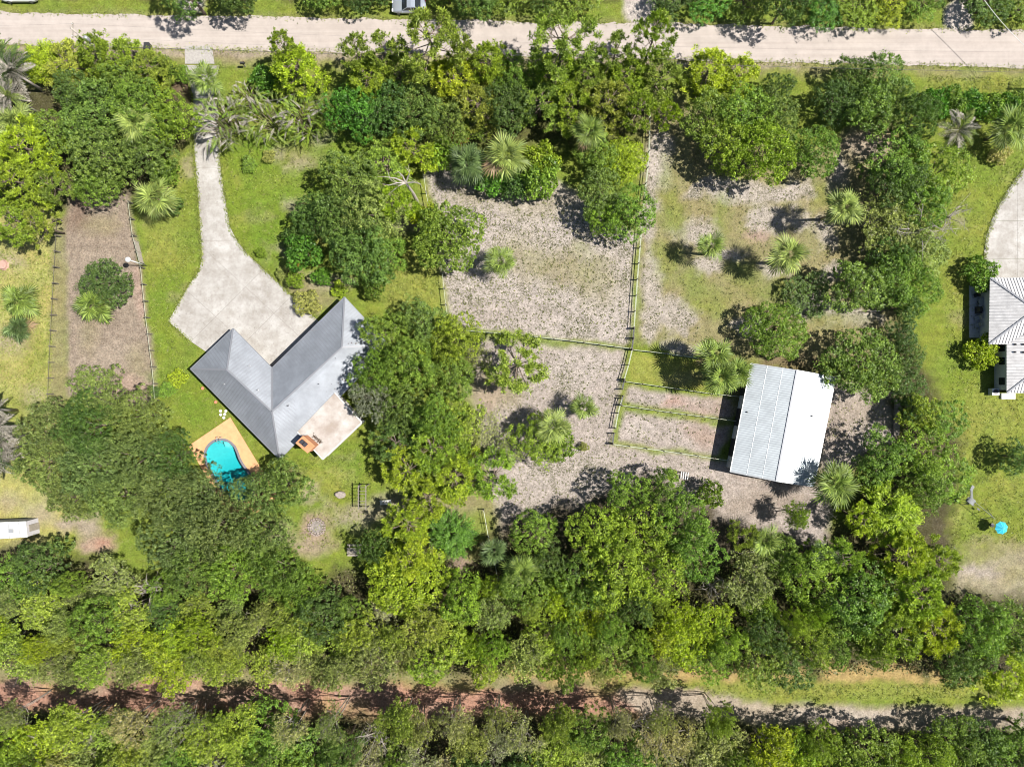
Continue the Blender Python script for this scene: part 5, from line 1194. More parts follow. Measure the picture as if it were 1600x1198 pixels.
PALMS = [
 (322, 124, 28, 5, 'palm', 'fan palm standing over the concrete driveway mouth'),
 (212, 193, 32, 7, 'palm_pale', 'pale fan palm rising from the dark grove by the driveway'),
 (242, 308, 34, 5, 'palm_pale', 'pale fan palm on the lawn strip west of the driveway'),
 (24, 190, 34, 6, 'palm_pale', 'pale fan palm at the west edge above the tall yellow-green pine'),
 (922, 205, 30, 6, 'palm', 'fan palm in the belt near the central fence'),
 (790, 245, 38, 6, 'palm_pale', 'large starry pale palm at the top of the middle paddock'),
 (730, 255, 34, 5, 'palm_dark', 'dark bluish palm beside the starry pale palm'),
 (755, 275, 22, 3, 'palm_dark', 'small dark palm under the starry pale palm'),
 (782, 408, 28, 4.6, 'palm', 'single palm alone on the sandy middle paddock'),
 (1112, 384, 26, 5, 'palm', 'smaller single palm in the east paddock by the oval shadow'),
 (1232, 398, 34, 6.5, 'palm_pale', 'larger palm in the centre of the east paddock'),
 (1320, 325, 32, 7.4, 'palm_pale', 'tall palm with a long trunk shadow on the east paddock'),
 (1118, 553, 34, 6.5, 'palm', 'uppermost palm of the trio beside the barn'),
 (1150, 583, 30, 6, 'palm', 'palm of the trio closest to the barn roof'),
 (1126, 588, 32, 7, 'palm', 'foremost tallest palm of the trio beside the barn'),
 (912, 636, 25, 4, 'palm', 'small round palm on the sandy track west of the pens'),
 (864, 664, 30, 6, 'palm_pale', 'palm rising from the bright tree by the sandy track'),
 (1306, 756, 37, 6.5, 'palm', 'shaggy palm at the south-east corner of the barn roof'),
 (815, 893, 32, 6, 'palm', 'pale palm in the woods below the sandy track'),
 (772, 862, 26, 4, 'palm_dark', 'dark palm by the low end of the backyard fence'),
 (145, 475, 32, 2.4, 'palm', 'low palm growing against the dense shrub mound on the mulch run'),
 (28, 470, 30, 3, 'palm', 'low palm on the dry western lawn'),
 (28, 513, 24, 1.5, 'palm_dark', 'cycad-like low palm on the dry western lawn'),
 (1580, 200, 38, 5, 'palm', 'big fan palm in the neighbouring garden hedge'),
 (1195, 845, 28, 5, 'palm', 'palm in the wood south of the barn'),
 
 (1290, 870, 26, 5, 'palm_dark', 'dark palm below the shaggy barn palm'),
]
for x, y, r, h, c, lb in PALMS:
    palm(x, y, r, h, c, lb, n=27 if r > 30 else 23, lean=(1283, 343) if x == 1320 else ((1264, 399) if False else None), dead=trng.choice((0, 1, 2, 3)))
areca(344, 186, 44, 5, 'areca palm clump, sun glints coloured grey, arching over the driveway', 180)
areca(415, 180, 40, 5, 'areca palm clump with glints coloured grey in the middle of the driveway-side row', 74)
areca(470, 182, 40, 4.5, 'areca palm clump at the lawn end of the driveway-side row', 150, colours=('greypalm', 'mid', 'palm_pale', 'bright'))
areca(385, 150, 28, 4, 'small areca palm clump behind the driveway-side row', 64, colours=('greypalm', 'palm_pale', 'bright'))
feather_palm(20, 112, 38, 6, 'grey drooping feather palm at the road end of the west edge', 26, ('greypalm', 'greypalm', 'palm_dark'), group='feather palms')
feather_palm(4, 90, 34, 6, 'dark feather palm at the extreme west roadside', 22, ('palm_dark', 'palm_dark', 'mid'), group='feather palms')
feather_palm(14, 150, 30, 6, 'grey feather palm between the drooping one and the pale fan palm', 22, ('greypalm', 'greypalm', 'palm_pale'), group='feather palms')
feather_palm(-8, 668, 34, 7, 'grey palm with the longest pale trunk on the western lawn', 24, ('greypalm', 'greypalm', 'palm_dark'), (47, 664), 'pale-trunked palms on the western lawn')
feather_palm(2, 690, 30, 6, 'grey palm with a pale trunk, the middle one of the western trio', 24, ('greypalm', 'greypalm', 'palm_dark'), (48, 678), 'pale-trunked palms on the western lawn')
feather_palm(-2, 716, 36, 6, 'ragged grey palm beside the western live oak', 24, ('greypalm', 'palm_dark'), (48, 690), 'pale-trunked palms on the western lawn')
feather_palm(-10, 640, 26, 7, 'grey palm with a pale stub trunk at the top of the western row', 20, ('greypalm',), (26, 641), 'pale-trunked palms on the western lawn')
feather_palm(1496, 204, 32, 5, 'grey feather palm with a leaning pale trunk beside the neighbour hedge', 24, ('greypalm', 'greypalm', 'palm_pale'), (1463, 246), 'feather palms')

# ------------------------------------------------------------------ woods: many individual scrub trees
def inside(poly, x, y):
    c = False; n = len(poly)
    for i in range(n):
        x1, y1 = poly[i]; x2, y2 = poly[(i+1) % n]
        if (y1 > y) != (y2 > y) and x < (x2-x1)*(y-y1)/(y2-y1)+x1: c = not c
    return c
frng = random.Random(21)
DESC = {('scrub', 'olive'): 'olive scrub tree', ('scrub', 'yellow'): 'yellowish scrub tree', ('thin_scrub', 'straw'): 'straw-coloured twiggy scrub tree', ('bright', 'mid'): 'green broadleaf tree', ('bright', 'bright'): 'bright green broadleaf tree', ('bright', 'dark'): 'dark green broadleaf tree', ('thin_scrub', 'grey'): 'grey half-bare scrub tree', ('scrub', 'lime'): 'lime green scrub tree'}
ZU = [(-40, 60, 'outside the west boundary above the red trail'), (60, 190, 'in the wood below the bare pinkish clearing'), (190, 330, 'in the wood below the western live oaks'), (330, 470, 'in the wood directly below the pool canopy'), (470, 590, 'in the wood below the fire pit'), (590, 720, 'in the wood below the lime green mound'), (720, 850, 'in the wood below the pale woodland palm'), (850, 990, 'in the wood below the bright clump'), (990, 1130, 'in the wood below the barn track'), (1130, 1280, 'in the wood below the barn'), (1280, 1420, 'in the wood above the straw bank')]
ZD = [(-60, 160, 'across the red trail at the west end'), (160, 330, 'across the red trail below the western live oaks'), (330, 480, 'across the red trail below the pool'), (480, 640, 'across the red trail below the fire pit'), (640, 800, 'across the red trail below the lime mound'), (800, 960, 'across the red trail below the bright clump'), (960, 1110, 'across the trail where red turns pale'), (1110, 1290, 'across the pale trail below the barn'), (1290, 1450, 'across the pale trail below the straw bank'), (1450, 1660, 'across the pale trail at the east end')]
def wood(cands, n, rmin, rmax, zones, pal, hh, rows):
    placed = []; tries = 0
    while len(placed) < n and tries < 6000:
        tries += 1; x, y = cands(); r = frng.uniform(rmin, rmax)
        if any(math.hypot(x-a, y-b) < (r+c)*.56 for a, b, c in placed): continue
        if any(math.hypot(x-a, y-b) < (r+c)*.50 for a, b, c in PLANTED if c > 22): continue
        placed.append((x, y, r))
    todo = {}
    ys_ = sorted(p_[1] for p_ in placed); y1, y2 = ys_[len(ys_)//3], ys_[2*len(ys_)//3]
    for x, y, r in placed:
        z = [q for q in zones if q[0] <= x < q[1]] or [zones[-1] if x > 0 else zones[0]]
        kind, colr = pal(x, y); d = DESC[(kind, colr)]
        band = rows[0] if y < y1 else rows[1] if y < y2 else rows[2]
        todo.setdefault(f'{band} {d} {z[0][2]}', []).append((x, y, r, kind, colr, z[0][2]))
    for lb, lst in todo.items():
        lst.sort(); n_ = len(lst)
        for k, (x, y, r, kind, colr, zn) in enumerate(lst):
            w = '' if n_ == 1 else ', '+(('left', 'right')[k]+' of two' if n_ == 2 else ('left', 'middle', 'right')[k]+' of three' if n_ == 3 else ('leftmost', 'second', 'third', 'fourth', 'fifth', 'sixth', 'seventh')[k])
            plant(x, y, r, frng.uniform(*hh), kind, colr, lb+w, 'trees '+zn)
    return placed
def cu():
    x = frng.uniform(-30, 1420); lo = 890 if x < 90 else 900 if x < 260 else 950 if x < 700 else 900 if x < 880 else 950
    return x, frng.uniform(lo, 1052 if x < 1250 else 1022)
def pu(x, y):
    q = frng.random()
    if x < 620:
        if y > 975: return ('scrub', 'yellow') if q < .36 else ('scrub', 'lime') if q < .58 else ('thin_scrub', 'straw') if q < .76 else ('scrub', 'olive')
        return ('scrub', 'olive') if q < .34 else ('bright', 'mid') if q < .52 else ('scrub', 'yellow') if q < .74 else ('bright', 'dark') if q < .86 else ('thin_scrub', 'straw')
    if x < 850: return ('scrub', 'yellow') if q < .30 else ('bright', 'bright') if q < .52 else ('bright', 'mid') if q < .68 else ('scrub', 'olive') if q < .84 else ('scrub', 'lime')
    return ('bright', 'bright') if q < .34 else ('bright', 'mid') if q < .58 else ('bright', 'dark') if q < .70 else ('scrub', 'lime') if q < .86 else ('scrub', 'olive')
wood(cu, 95, 22, 44, ZU, pu, (5, 8.5), ('inner', 'mid-wood', 'trail-side'))
def cd(): x = frng.uniform(-50, 1640); return x, frng.uniform(1134 if x < 1150 else 1150, 1250)
def pd(x, y):
    q = frng.random()
    if 80 < x < 1130: return ('scrub', 'olive') if q < .28 else ('thin_scrub', 'straw') if q < .48 else ('thin_scrub', 'grey') if q < .60 else ('scrub', 'yellow') if q < .74 else ('bright', 'mid') if q < .88 else ('bright', 'dark')
    return ('bright', 'bright') if q < .35 else ('bright', 'mid') if q < .65 else ('scrub', 'lime') if q < .8 else ('bright', 'dark')
EDGE = ['at the west frame edge', 'below the west boundary', 'below the clearing', 'below the reddish clearing shade', 'under the western canopy tip', 'below the pool', 'below the deep end of the pool', 'just before the fire pit', 'under the fire pit', 'below the shaded table', 'below the lime mound', 'below the backyard fence end', 'below the pale woodland palm', 'below the gap after that palm', 'below the bright clump', 'below the bright clump heart', 'below the bright clump east flank', 'where it turns pale', 'past its pale end']
for k_, x_ in enumerate(range(20, 1130, 84)):
    plant(x_+(k_*31) % 23, 1118+(k_*17) % 18, 24+(k_*13) % 14, 10.5, ('thin_scrub', 'scrub')[k_ % 3 == 1], ('olive', 'yellow', 'straw')[k_ % 3], f"{('tall thin olive', 'tall yellowish', 'tall straw-coloured')[k_ % 3]} scrub tree leaning over the trail {EDGE[k_]}", 'tall scrub trees along the lower trail edge')
wood(cd, 85, 28, 50, ZD, pd, (6, 9), ('trail-side', 'second-row', 'outermost'))
# undergrowth: uncountable leaf clumps beneath the woods
ur = np.random.default_rng(44); cu_, N_ = [], 7000
while len(cu_) < N_:
    x, y = ur.uniform(-120, 1720), ur.uniform(850, 1240) if ur.random() < .85 else ur.uniform(140, 320)
    ok = inside(FOREST_UP, x, y) and y < 1052 or (y > 1128+max(0, x-1000)*.035) or (y < 320 and ((20 < x < 290 and y > 130) or (520 < x < 1000 and y < 205)))
    if ok: cu_.append((x, y))
cu_ = np.array(cu_); base = np.stack([(cu_[:, 0]-800)*S, (599-cu_[:, 1])*S, ur.uniform(.15, 1.1, N_)], -1)
Vu, Fu, Tu = foliage(ur, base, norm(np.array([0, 0, 1.])+ur.normal(size=(N_, 3))*.4), 8, .34, .34, .17)
uo = link('undergrowth', np_mesh('undergrowth', Vu, Fu, M['leaf'], Tu)); uo.color = (.105, .115, .035, 1); tag(uo, 'tangled low undergrowth beneath the woods', 'undergrowth', None, 'stuff')
# weed tufts on the sandy paddocks and lawns
gr = np.random.default_rng(9); pts = []
SAND = [[(670, 285), (860, 290), (985, 385), (980, 530), (900, 530), (725, 508), (700, 470)], [(745, 545), (975, 560), (955, 690), (1140, 730), (1100, 780), (900, 820), (790, 820), (770, 700)], [(1010, 200), (1250, 250), (1390, 330), (1390, 550), (1180, 545), (1000, 530)], [(980, 610), (1130, 630), (1110, 710), (965, 685)], [(1290, 600), (1380, 615), (1380, 690), (1295, 730)]]
while len(pts) < 5200:
    pl = SAND[gr.choice(5, p=(.38, .26, .28, .04, .04))]; xs_ = [q[0] for q in pl]; ys_ = [q[1] for q in pl]; x, y = gr.uniform(min(xs_), max(xs_)), gr.uniform(min(ys_), max(ys_))
    if inside(pl, x, y) and gr.random() < .25+1.2*vnoise(np.array(x/22.), np.array(y/22.), 4): pts.append(((x-800)*S, (599-y)*S, .04))
pts = np.array(pts); Vw, Fw, Tw = foliage(gr, pts, np.tile([0, 0, 1.], (len(pts), 1)), 4, .07, .22, .07, 1.0)
wo = link('weeds', np_mesh('weeds', Vw, Fw, M['leaf'], Tw)); wo.color = (.13, .14, .045, 1); tag(wo, 'sparse weed tufts scattered over the sandy paddocks', 'weeds', None, 'stuff')
GRS = [[(345, 215), (520, 215), (590, 240), (500, 340), (440, 425), (395, 400), (360, 345)], [(250, 250), (303, 235), (312, 380), (262, 500), (298, 575), (300, 680), (250, 620), (225, 420)], [(0, 390), (85, 390), (80, 640), (0, 640)], [(1470, 230), (1600, 180), (1600, 850), (1490, 850), (1480, 500)], [(440, 720), (590, 680), (580, 770), (560, 850), (470, 860)], [(1450, 118), (1600, 122), (1600, 148), (1450, 140)], [(1080, 1070), (1600, 1068), (1600, 1092), (1120, 1090)], [(560, 430), (640, 390), (690, 430), (690, 475), (590, 480)]]
pts = []
ar_ = np.array([10, 10, 10, 22, 7, 3, 6, 5], float); ar_ /= ar_.sum()
while len(pts) < 9000:
    pl = GRS[gr.choice(len(GRS), p=ar_)]; xs_ = [q[0] for q in pl]; ys_ = [q[1] for q in pl]; x, y = gr.uniform(min(xs_), max(xs_)), gr.uniform(min(ys_), max(ys_))
    if inside(pl, x, y) and not inside([(1640, 230), (1535, 360), (1535, 620), (1640, 620)], x, y) and gr.random() < .2+1.1*vnoise(np.array(x/18.), np.array(y/18.), 6): pts.append(((x-800)*S, (599-y)*S, .05))
for a_, b_ in list(zip(DRIVE[1:], DRIVE[2:]))[:10]+list(zip(DRIVE[18:], DRIVE[19:]))+[((1600, 262), (1562, 318)), ((1562, 318), (1541, 370)), ((1541, 370), (1539, 412))]:
    for _ in range(int(math.dist(a_, b_)*2.2)):
        t_ = gr.random(); pts.append(((a_[0]+(b_[0]-a_[0])*t_-800)*S+gr.normal()*.16, (599-a_[1]-(b_[1]-a_[1])*t_)*S+gr.normal()*.16, .06))
for _ in range(2600):
    x = gr.uniform(-20, 1620); y = (70+x*36/1600 if gr.random() < .6 else 19+x*29/1600)+gr.normal()*3.2
    pts.append(((x-800)*S, (599-y)*S, .05))
pts = np.array(pts); Vw, Fw, Tw = foliage(gr, pts, np.tile([0, 0, 1.], (len(pts), 1)), 4, .10, .26, .06, 1.0)
wo = link('grass', np_mesh('grass', Vw, Fw, M['leaf'], Tw)); wo.color = (.17, .20, .04, 1); tag(wo, 'longer grass tufts across the lawns', 'grass', None, 'stuff')

# ------------------------------------------------------------------ FENCES AND GATES
POST = MB().box((0, 0, .62), (.13, .13, 1.45)).mesh('post', M['post'])
def fence(label, pts, n, h=1.3, rails=(1.18, .62), rail_m='rail', w=.055, skip=()):
    g = [P(x, y) for x, y in pts]; root = empty('fence', g[0], label, 'fence', 'paddock fences')
    seg = [(g[i+1]-g[i]).length for i in range(len(g)-1)]; tot = sum(seg)
    def at(s):
        for i, l_ in enumerate(seg):
            if s <= l_+1e-6: return g[i].lerp(g[i+1], s/l_)
            s -= l_
        return g[-1]
    q = [at(tot*i/n)-root.location for i in range(n+1)]
    for p in q:
        o = link('post', POST, root, p); o.scale = (1, 1, h/1.3); o.rotation_euler = (R(trng.uniform(-2, 2)), R(trng.uniform(-2, 2)), trng.uniform(0, .4))
    for i in range(n):
        if i in skip: continue
        for z in rails: MB().bar(q[i]+Vector((0, 0, z)), q[i+1]+Vector((0, 0, z)), w, .10 if w > .04 else w).build('rail', M[rail_m], root)
    return root
fence('post and rail fence along the dry western lawn', [(97, 345), (91, 450), (85, 560), (82, 640)], 12, rails=(1.15,), w=.03, rail_m='post')
fence('post fence between the mulch run and the green lawn strip', [(207, 318), (214, 372), (226, 416), (234, 495), (246, 590), (248, 625)], 12, rails=(1.15,), w=.04)
fence('wire fence between the yellow lawn and the sandy middle paddock', [(664, 278), (668, 310), (692, 425), (700, 500), (722, 516)], 10, rails=(1.2,), w=.05)
fence('rail fence crossing below the sandy middle paddock', [(724, 517), (810, 524), (900, 534), (982, 545)], 11, w=.06)
fence('central fence dividing sandy and east paddocks, upper run', [(1014, 165), (1012, 250), (1003, 330), (994, 440), (989, 512)], 14, w=.06)
fence('short fence run from the crossing gate down along the pens', [(986, 547), (982, 565), (974, 592)], 2, w=.06)
fence('pen front fence between the two pen gates', [(970, 622), (966, 635), (960, 668)], 2, w=.06)
fence('fence from the crossing gate toward the barn palms', [(988, 547), (1040, 553), (1090, 560), (1165, 571)], 7, w=.05)
fence('fence between the yellow pen and the upper sandy pen, ending at the barn', [(976, 596), (1040, 605), (1110, 615), (1158, 620)], 7, w=.05)
fence('fence between the two sandy pens, ending at the barn', [(970, 633), (1040, 643), (1146, 657)], 7, w=.05)
fence('lowest pen fence running to the barn along the track', [(956, 693), (1040, 704), (1140, 719)], 7, w=.05)
fence('wire fence down the side of the backyard belt', [(756, 795), (764, 840), (774, 880), (778, 902)], 5, w=.04)
fence('fence from the largest round tree across the barn yard', [(1375, 612), (1402, 616)], 1, w=.05)
def gate(label, a, b, h=1.2):
    a, b = P(*a), P(*b); root = empty('gate', a, label, 'gate', 'paddock gates'); d = b-a; z = lambda k: Vector((0, 0, k))
    for p in (Vector((0, 0, 0)), d): link('post', POST, root, p).scale = (1.1, 1.1, 1.1)
    mb = MB(); e0, e1_ = d*.06, d*.94
    for p, q in ((e0+z(.15), e1_+z(.15)), (e0+z(h), e1_+z(h)), (e0+z(.15), e0+z(h)), (e1_+z(.15), e1_+z(h))): mb.tube([p, q], .03, 6)
    mb.build('gate_frame', M['gate'], root)
    for k in (.4, .62, .84): MB().tube([e0+z(k), e1_+z(k)], .02, 5).build('bar', M['gate'], root)
    MB().tube([e0+z(.15), e1_+z(h)], .02, 5).build('brace', M['gate'], root)
gate('metal gate in the central fence at the crossing, upper of two', (989, 514), (988, 528)); gate('metal gate at the crossing just below the upper one', (988, 530), (986, 546))
gate('small metal gate at the head of the upper sandy pen', (974, 594), (971, 608)); gate('small metal gate at the head of the middle pens', (972, 618), (969, 632)); gate('small metal gate at the lowest pen corner', (958, 676), (956, 692))
gate('bare gate standing under the rounded paddock tree', (1352, 488), (1374, 487))
# wooden gate on the mulch fence
ga, gb = P(217, 378), P(226, 413); root = empty('wooden_gate', ga, 'wooden slatted gate in the mulch run fence by the lamp post', 'gate'); d = gb-ga
for k in range(5): MB().bar(d*.03+Vector((0, 0, .25+.22*k)), d*.97+Vector((0, 0, .25+.22*k)), .05, .12).build('slat', M['wood'], root)
for t in (.03, .5, .97): MB().bar(d*t+Vector((.05, 0, .1)), d*t+Vector((.05, 0, 1.3)), .09, .06).build('batten', M['wood'], root)
# lamp post
lp = P(229, 415); root = empty('lamp_post', lp, 'white lamp post with a round top at the mulch fence gate', 'lamp post')
MB().tube([(0, 0, 0), (0, 0, 4.5)], [.09, .06], 10).build('pole', M['white_paint'], root, smooth=True); MB().lathe([(.05, 4.4), (.30, 4.5), (.36, 4.7), (.30, 4.9), (.08, 5.0)], 16).build('lamp_shade', M['white_paint'], root, smooth=True)
# ------------------------------------------------------------------ utility pole and cables
ub = P(179, 99); root = empty('utility_pole', ub, 'grey utility pole with transformer leaning over the road from the roadside pines', 'pole'); ph = 9.6
MB().tube([(0, 0, 0), (0, 0, ph)], [.20, .12], 10).build('pole', M['grey_bark'], root, smooth=True)
MB().box((0, -.1, ph-.35), (.12, 1.9, .12)).build('crossarm', M['wood'], root)
for y in (-.85, 0, .65): MB().lathe([(.05, 0), (.07, .08), (.03, .2)], 8, (0, y, ph-.29)).build('insulator', M['white_paint'], root)
MB().lathe([(.24, 0), (.28, .1), (.28, .8), (.2, .95)], 14, (.33, 0, ph-3.2)).build('transformer', M['steel'], root, smooth=True)
MB().box((.13, 0, ph-2.6), (.22, .14, .5)).build('bracket', M['steel'], root)
pb = P(1640, 140); root2 = empty('utility_pole', pb, 'utility pole off the east edge throwing a crossarm shadow on the verge', 'pole')
MB().tube([(0, 0, 0), (0, 0, ph)], [.20, .12], 10).build('pole', M['grey_bark'], root2, smooth=True); MB().box((0, -.1, ph-.35), (.12, 1.9, .12)).build('crossarm', M['wood'], root2)
def cable(label, a, b, sag, m, r=.006, grp='overhead power lines'):
    a, b = Vector(a), Vector(b); n = 24; pts = [a.lerp(b, i/n)-Vector((0, 0, sag*4*(i/n)*(1-i/n))) for i in range(n+1)]
    tag(MB().tube(pts, r, 5).build('power_line', M[m]), label, 'cable', grp)
tp, bp_ = ub+Vector((0, 0, 0)), pb
cable('topmost power line along the road, farthest from the house', tp+Vector((0, .6, ph-.1)), bp_+Vector((0, .6, ph-.1)), 1.6, 'wire')
cable('second power line along the road, nearer the pines', tp+Vector((0, -.9, ph-.1)), bp_+Vector((0, -.9, ph-.1)), 1.7, 'wire')
cable('lower communication line strung through the roadside pines', tp+Vector((0, -.15, 5.3)), bp_+Vector((0, -.15, 5.3)), .5, 'wire', .02)
cable('power line leaving the utility pole toward the west edge', tp+Vector((0, .6, ph-.1)), P(-300, 90)+Vector((0, .6, ph-.1)), 1.2, 'wire')
cable('pale drop cable crossing the road near the second side lane', P(1528, -14, 6.6), P(1622, 90, 6.2), .5, 'pale_wire', .03)
# ------------------------------------------------------------------ cars
def car(label, px, py, rz, paint_m, L=4.6, Wd=1.8, suv=False):
    h = 1.62 if suv else 1.45; root = empty('car', (P(px, py).x, P(px, py).y, .012), label, 'car', 'cars parked on the far verge', rz)
    st = [(-.50, .60, .52, .78), (-.485, .82, .36, .92), (-.42, .95, .26, 1.0), (-.25, 1, .22, 1.0), (0, 1, .22, .98), (.2, 1, .22, .96), (.36, .97, .24, .90), (.45, .88, .28, .82), (.49, .68, .38, .70), (.50, .5, .45, .62)]
    V, Fc = [], []; n = 10
    for x, w, z0, z1 in st:
        w = w*Wd/2; z1 = z1*(.98 if not suv else 1.05)
        V += [(x*L, y*w, z0+(z1-z0)*z) for y, z in ((-.86, 0), (-1, .25), (-1, .6), (-.93, .9), (-.72, 1), (.72, 1), (.93, .9), (1, .6), (1, .25), (.86, 0))]
    for i in range(len(st)-1):
        for k in range(n): Fc.append((i*n+k, i*n+(k+1) % n, (i+1)*n+(k+1) % n, (i+1)*n+k))
    Fc += [tuple(range(n)), tuple(range((len(st)-1)*n, len(st)*n))]
    mb = MB().add(V, Fc); mb.build('body', paint_m, root, smooth=True)
    b0_, b1_ = (-.47 if suv else -.36), .20; t0_, t1_ = (-.40 if suv else -.20), .04; zb, zt = .95, h
    def q(x, y, z): return (x*L, y*Wd/2, z)
    MB().add([q(t0_, -.66, zt-.02), q(t0_, .66, zt-.02), q(t1_, .66, zt-.02), q(t1_, -.66, zt-.02), q((t0_+t1_)/2, -.5, zt+.05), q((t0_+t1_)/2, .5, zt+.05)] , [(0, 4, 5, 1), (4, 3, 2, 5), (0, 3, 4), (1, 5, 2), (0, 1, 2, 3)]).build('roof', paint_m, root)
    MB().add([q(t1_, -.64, zt-.03), q(t1_, .64, zt-.03), q(b1_, .78, zb), q(b1_, -.78, zb)], [(0, 1, 2, 3)]).build('windscreen', M['glass'], root)
    MB().add([q(t0_, -.64, zt-.03), q(t0_, .64, zt-.03), q(b0_, .76, zb), q(b0_, -.76, zb)], [(0, 1, 2, 3)]).build('rear_window', M['glass'], root)
    for s in (-1, 1):
        MB().add([q(t0_, .66*s, zt-.03), q(t1_, .66*s, zt-.03), q(b1_, .84*s, zb), q(b0_, .84*s, zb)], [(0, 1, 2, 3)]).build('side_window', M['glass'], root)
        for x in (t0_, (t0_+t1_)/2, t1_): MB().bar(q(x, .67*s, zt-.02), q(x+(b1_-t1_ if x == t1_ else b0_-t0_ if x == t0_ else 0), .86*s, zb), .07, .05).build('pillar', paint_m, root)
        MB().box((.17*L, s*Wd*.55, 1.02), (.14, .2, .14)).build('mirror', paint_m, root)
        MB().box((.475*L, s*Wd*.33, .72), (.16, .36, .13)).build('headlight', M['lamp'], root); MB().box((-.49*L, s*Wd*.36, .82), (.10, .34, .14)).build('tail_light', M['red_lamp'], root)
        for x in (-.30, .31):
            w_ = link('wheel', WHEEL, root, (x*L, s*(Wd/2-.10), .33)); w_.rotation_euler = (R(90), 0, 0); link('rim', RIM, w_)
    return root
WHEEL = MB().lathe([(.24, -.11), (.33, -.09), (.33, .09), (.24, .11)], 18).mesh('wheel', M['rubber'], True); RIM = MB().lathe([(.05, -.118), (.22, -.113), (.22, .113), (.05, .118)], 14).mesh('rim', M['steel'])
car('white car parked on the far verge at the west corner of the road', 35, -4, R(180), M['white_car'], 4.9, 1.9, True)
car('silver sedan parked under dark trees on the far verge', 640, 14, R(180), M['silver'], 4.65, 1.82)
# ------------------------------------------------------------------ yard things
bn = P(235, 77); root = empty('trash_bin', bn, 'black wheeled trash bin standing at the road edge under the pines', 'trash bin')
MB().add([], []).box((0, 0, .52), (.62, .72, .95), top=1.12).build('bin_body', M['black_plastic'], root); MB().box((0, 0, 1.03), (.76, .88, .07)).build('lid', M['black_plastic'], root)
for s in (-1, 1): w_ = MB().lathe([(.12, -.03), (.12, .03)], 12).build('wheel', M['rubber'], root, (s*.28, -.36, .12)); w_.rotation_euler = (0, R(90), 0)
mbp = P(384, 105); root = empty('mailbox', mbp, 'dark mailbox on a post at the road verge', 'mailbox')
MB().box((0, 0, .55), (.1, .1, 1.1)).build('post', M['wood'], root); MB().prism([(-.28, -.14), (.28, -.14), (.28, .14), (-.28, .14)], 1.1, 1.3).tube([(-.28, 0, 1.3), (.28, 0, 1.3)], .14, 12).build('box', M['black_plastic'], root); MB().box((.2, .17, 1.42), (.04, .02, .25)).build('flag', M['red_lamp'], root)
# fire pit
fp = P(495, 823); root = empty('fire_pit', fp, 'round fire pit ringed with stones on the backyard grass', 'fire pit')
MB().lathe([(.75, -.05), (.75, .10), (.5, .05), (.1, .08)], 20).build('ash_bed', mat('pale_ash', (.20, .175, .16), .95, noise=.6, nscale=4), root)
for rad, nst, m_ in ((1.12, 20, 'dark_stone'), (.86, 14, 'stone')):
    sm = MB().box((0, 0, .08), (.30, .24, .22), top=.8).mesh('stone', M[m_])
    for i in range(nst):
        a = 2*math.pi*i/nst; o = link('stone', sm, root, (rad*math.cos(a), rad*math.sin(a), trng.uniform(-.02, .02))); o.rotation_euler = (trng.uniform(-.15, .15), trng.uniform(-.15, .15), a+math.pi/2+trng.uniform(-.2, .2)); k = trng.uniform(.8, 1.15); o.scale = (k, k, k)
# boulder
bm = bmesh.new(); bmesh.ops.create_icosphere(bm, subdivisions=3, radius=.75)
for v_ in bm.verts:
    k = 1+.7*(fbm(np.array(v_.co.x*1.7+9), np.array(v_.co.y*1.7+v_.co.z+4), 3, 2)-.5); v_.co = Vector((v_.co.x*1.0*k, v_.co.y*.62*k, max(-.2, min(v_.co.z*.7*k, .34))))
me = bpy.data.meshes.new('boulder'); bm.to_mesh(me); bm.free(); me.materials.append(M['stone'])
bo = link('boulder', me, None, P(532, 772)+Vector((0, 0, .2))); bo.rotation_euler = (.08, -.05, R(-12)); tag(bo, 'flat-topped pinkish boulder on the backyard grass', 'boulder')
# timber arbor frame
af = P(571, 773); root = empty('arbor_frame', af, 'timber arbor frame with ladder-like top beside the bench', 'arbor')
for sx in (-.5, .5):
    for sy in (-1.5, 1.5): MB().box((sx, sy, 1.05), (.11, .11, 2.1)).build('post', M['dark_wood'], root)
    MB().box((sx, 0, 2.15), (.10, 3.3, .12)).build('beam', M['dark_wood'], root)
for k in range(7): MB().box((0, -1.35+k*.45, 2.24), (1.25, .06, .06)).build('slat', M['dark_wood'], root)
# white slatted bench
be_ = P(604, 784); root = empty('garden_bench', be_, 'white slatted garden bench under the bright pines', 'bench', None, R(4))
for k in range(7): MB().box((-.62+k*.205, .05, .46), (.11, .55, .035)).build('seat_slat', M['white_paint'], root)
for k in range(7): MB().box((-.62+k*.205, .36, .80), (.09, .04, .55)).build('back_slat', M['white_paint'], root)
for s in (-1, 1):
    for y in (-.2, .34): MB().box((s*.68, y, .23), (.08, .07, .46)).build('leg', M['white_paint'], root)
    MB().box((s*.70, .06, .68), (.09, .62, .05)).build('armrest', M['white_paint'], root)
MB().box((0, .36, 1.09), (1.5, .06, .08)).build('top_rail', M['white_paint'], root); MB().box((0, -.24, .44), (1.5, .05, .08)).build('front_rail', M['white_paint'], root)
# shaded table
ta = P(555, 858); root = empty('picnic_table', ta, 'weathered picnic table in the shade below the fire pit', 'table')
for k in range(5): MB().box((0, -.32+k*.16, .76), (1.9, .14, .05)).build('plank', M['wood'], root)
for s in (-1, 1):
    MB().box((0, s*.68, .45), (1.9, .26, .05)).build('seat', M['wood'], root)
    for t in (-1, 1): MB().bar((s*.7, t*.62, 0), (s*.7, t*.2, .74), .09, .06).build('leg', M['wood'], root)
    MB().box((s*.7, 0, .40), (.07, 1.5, .1)).build('cross_beam', M['wood'], root)
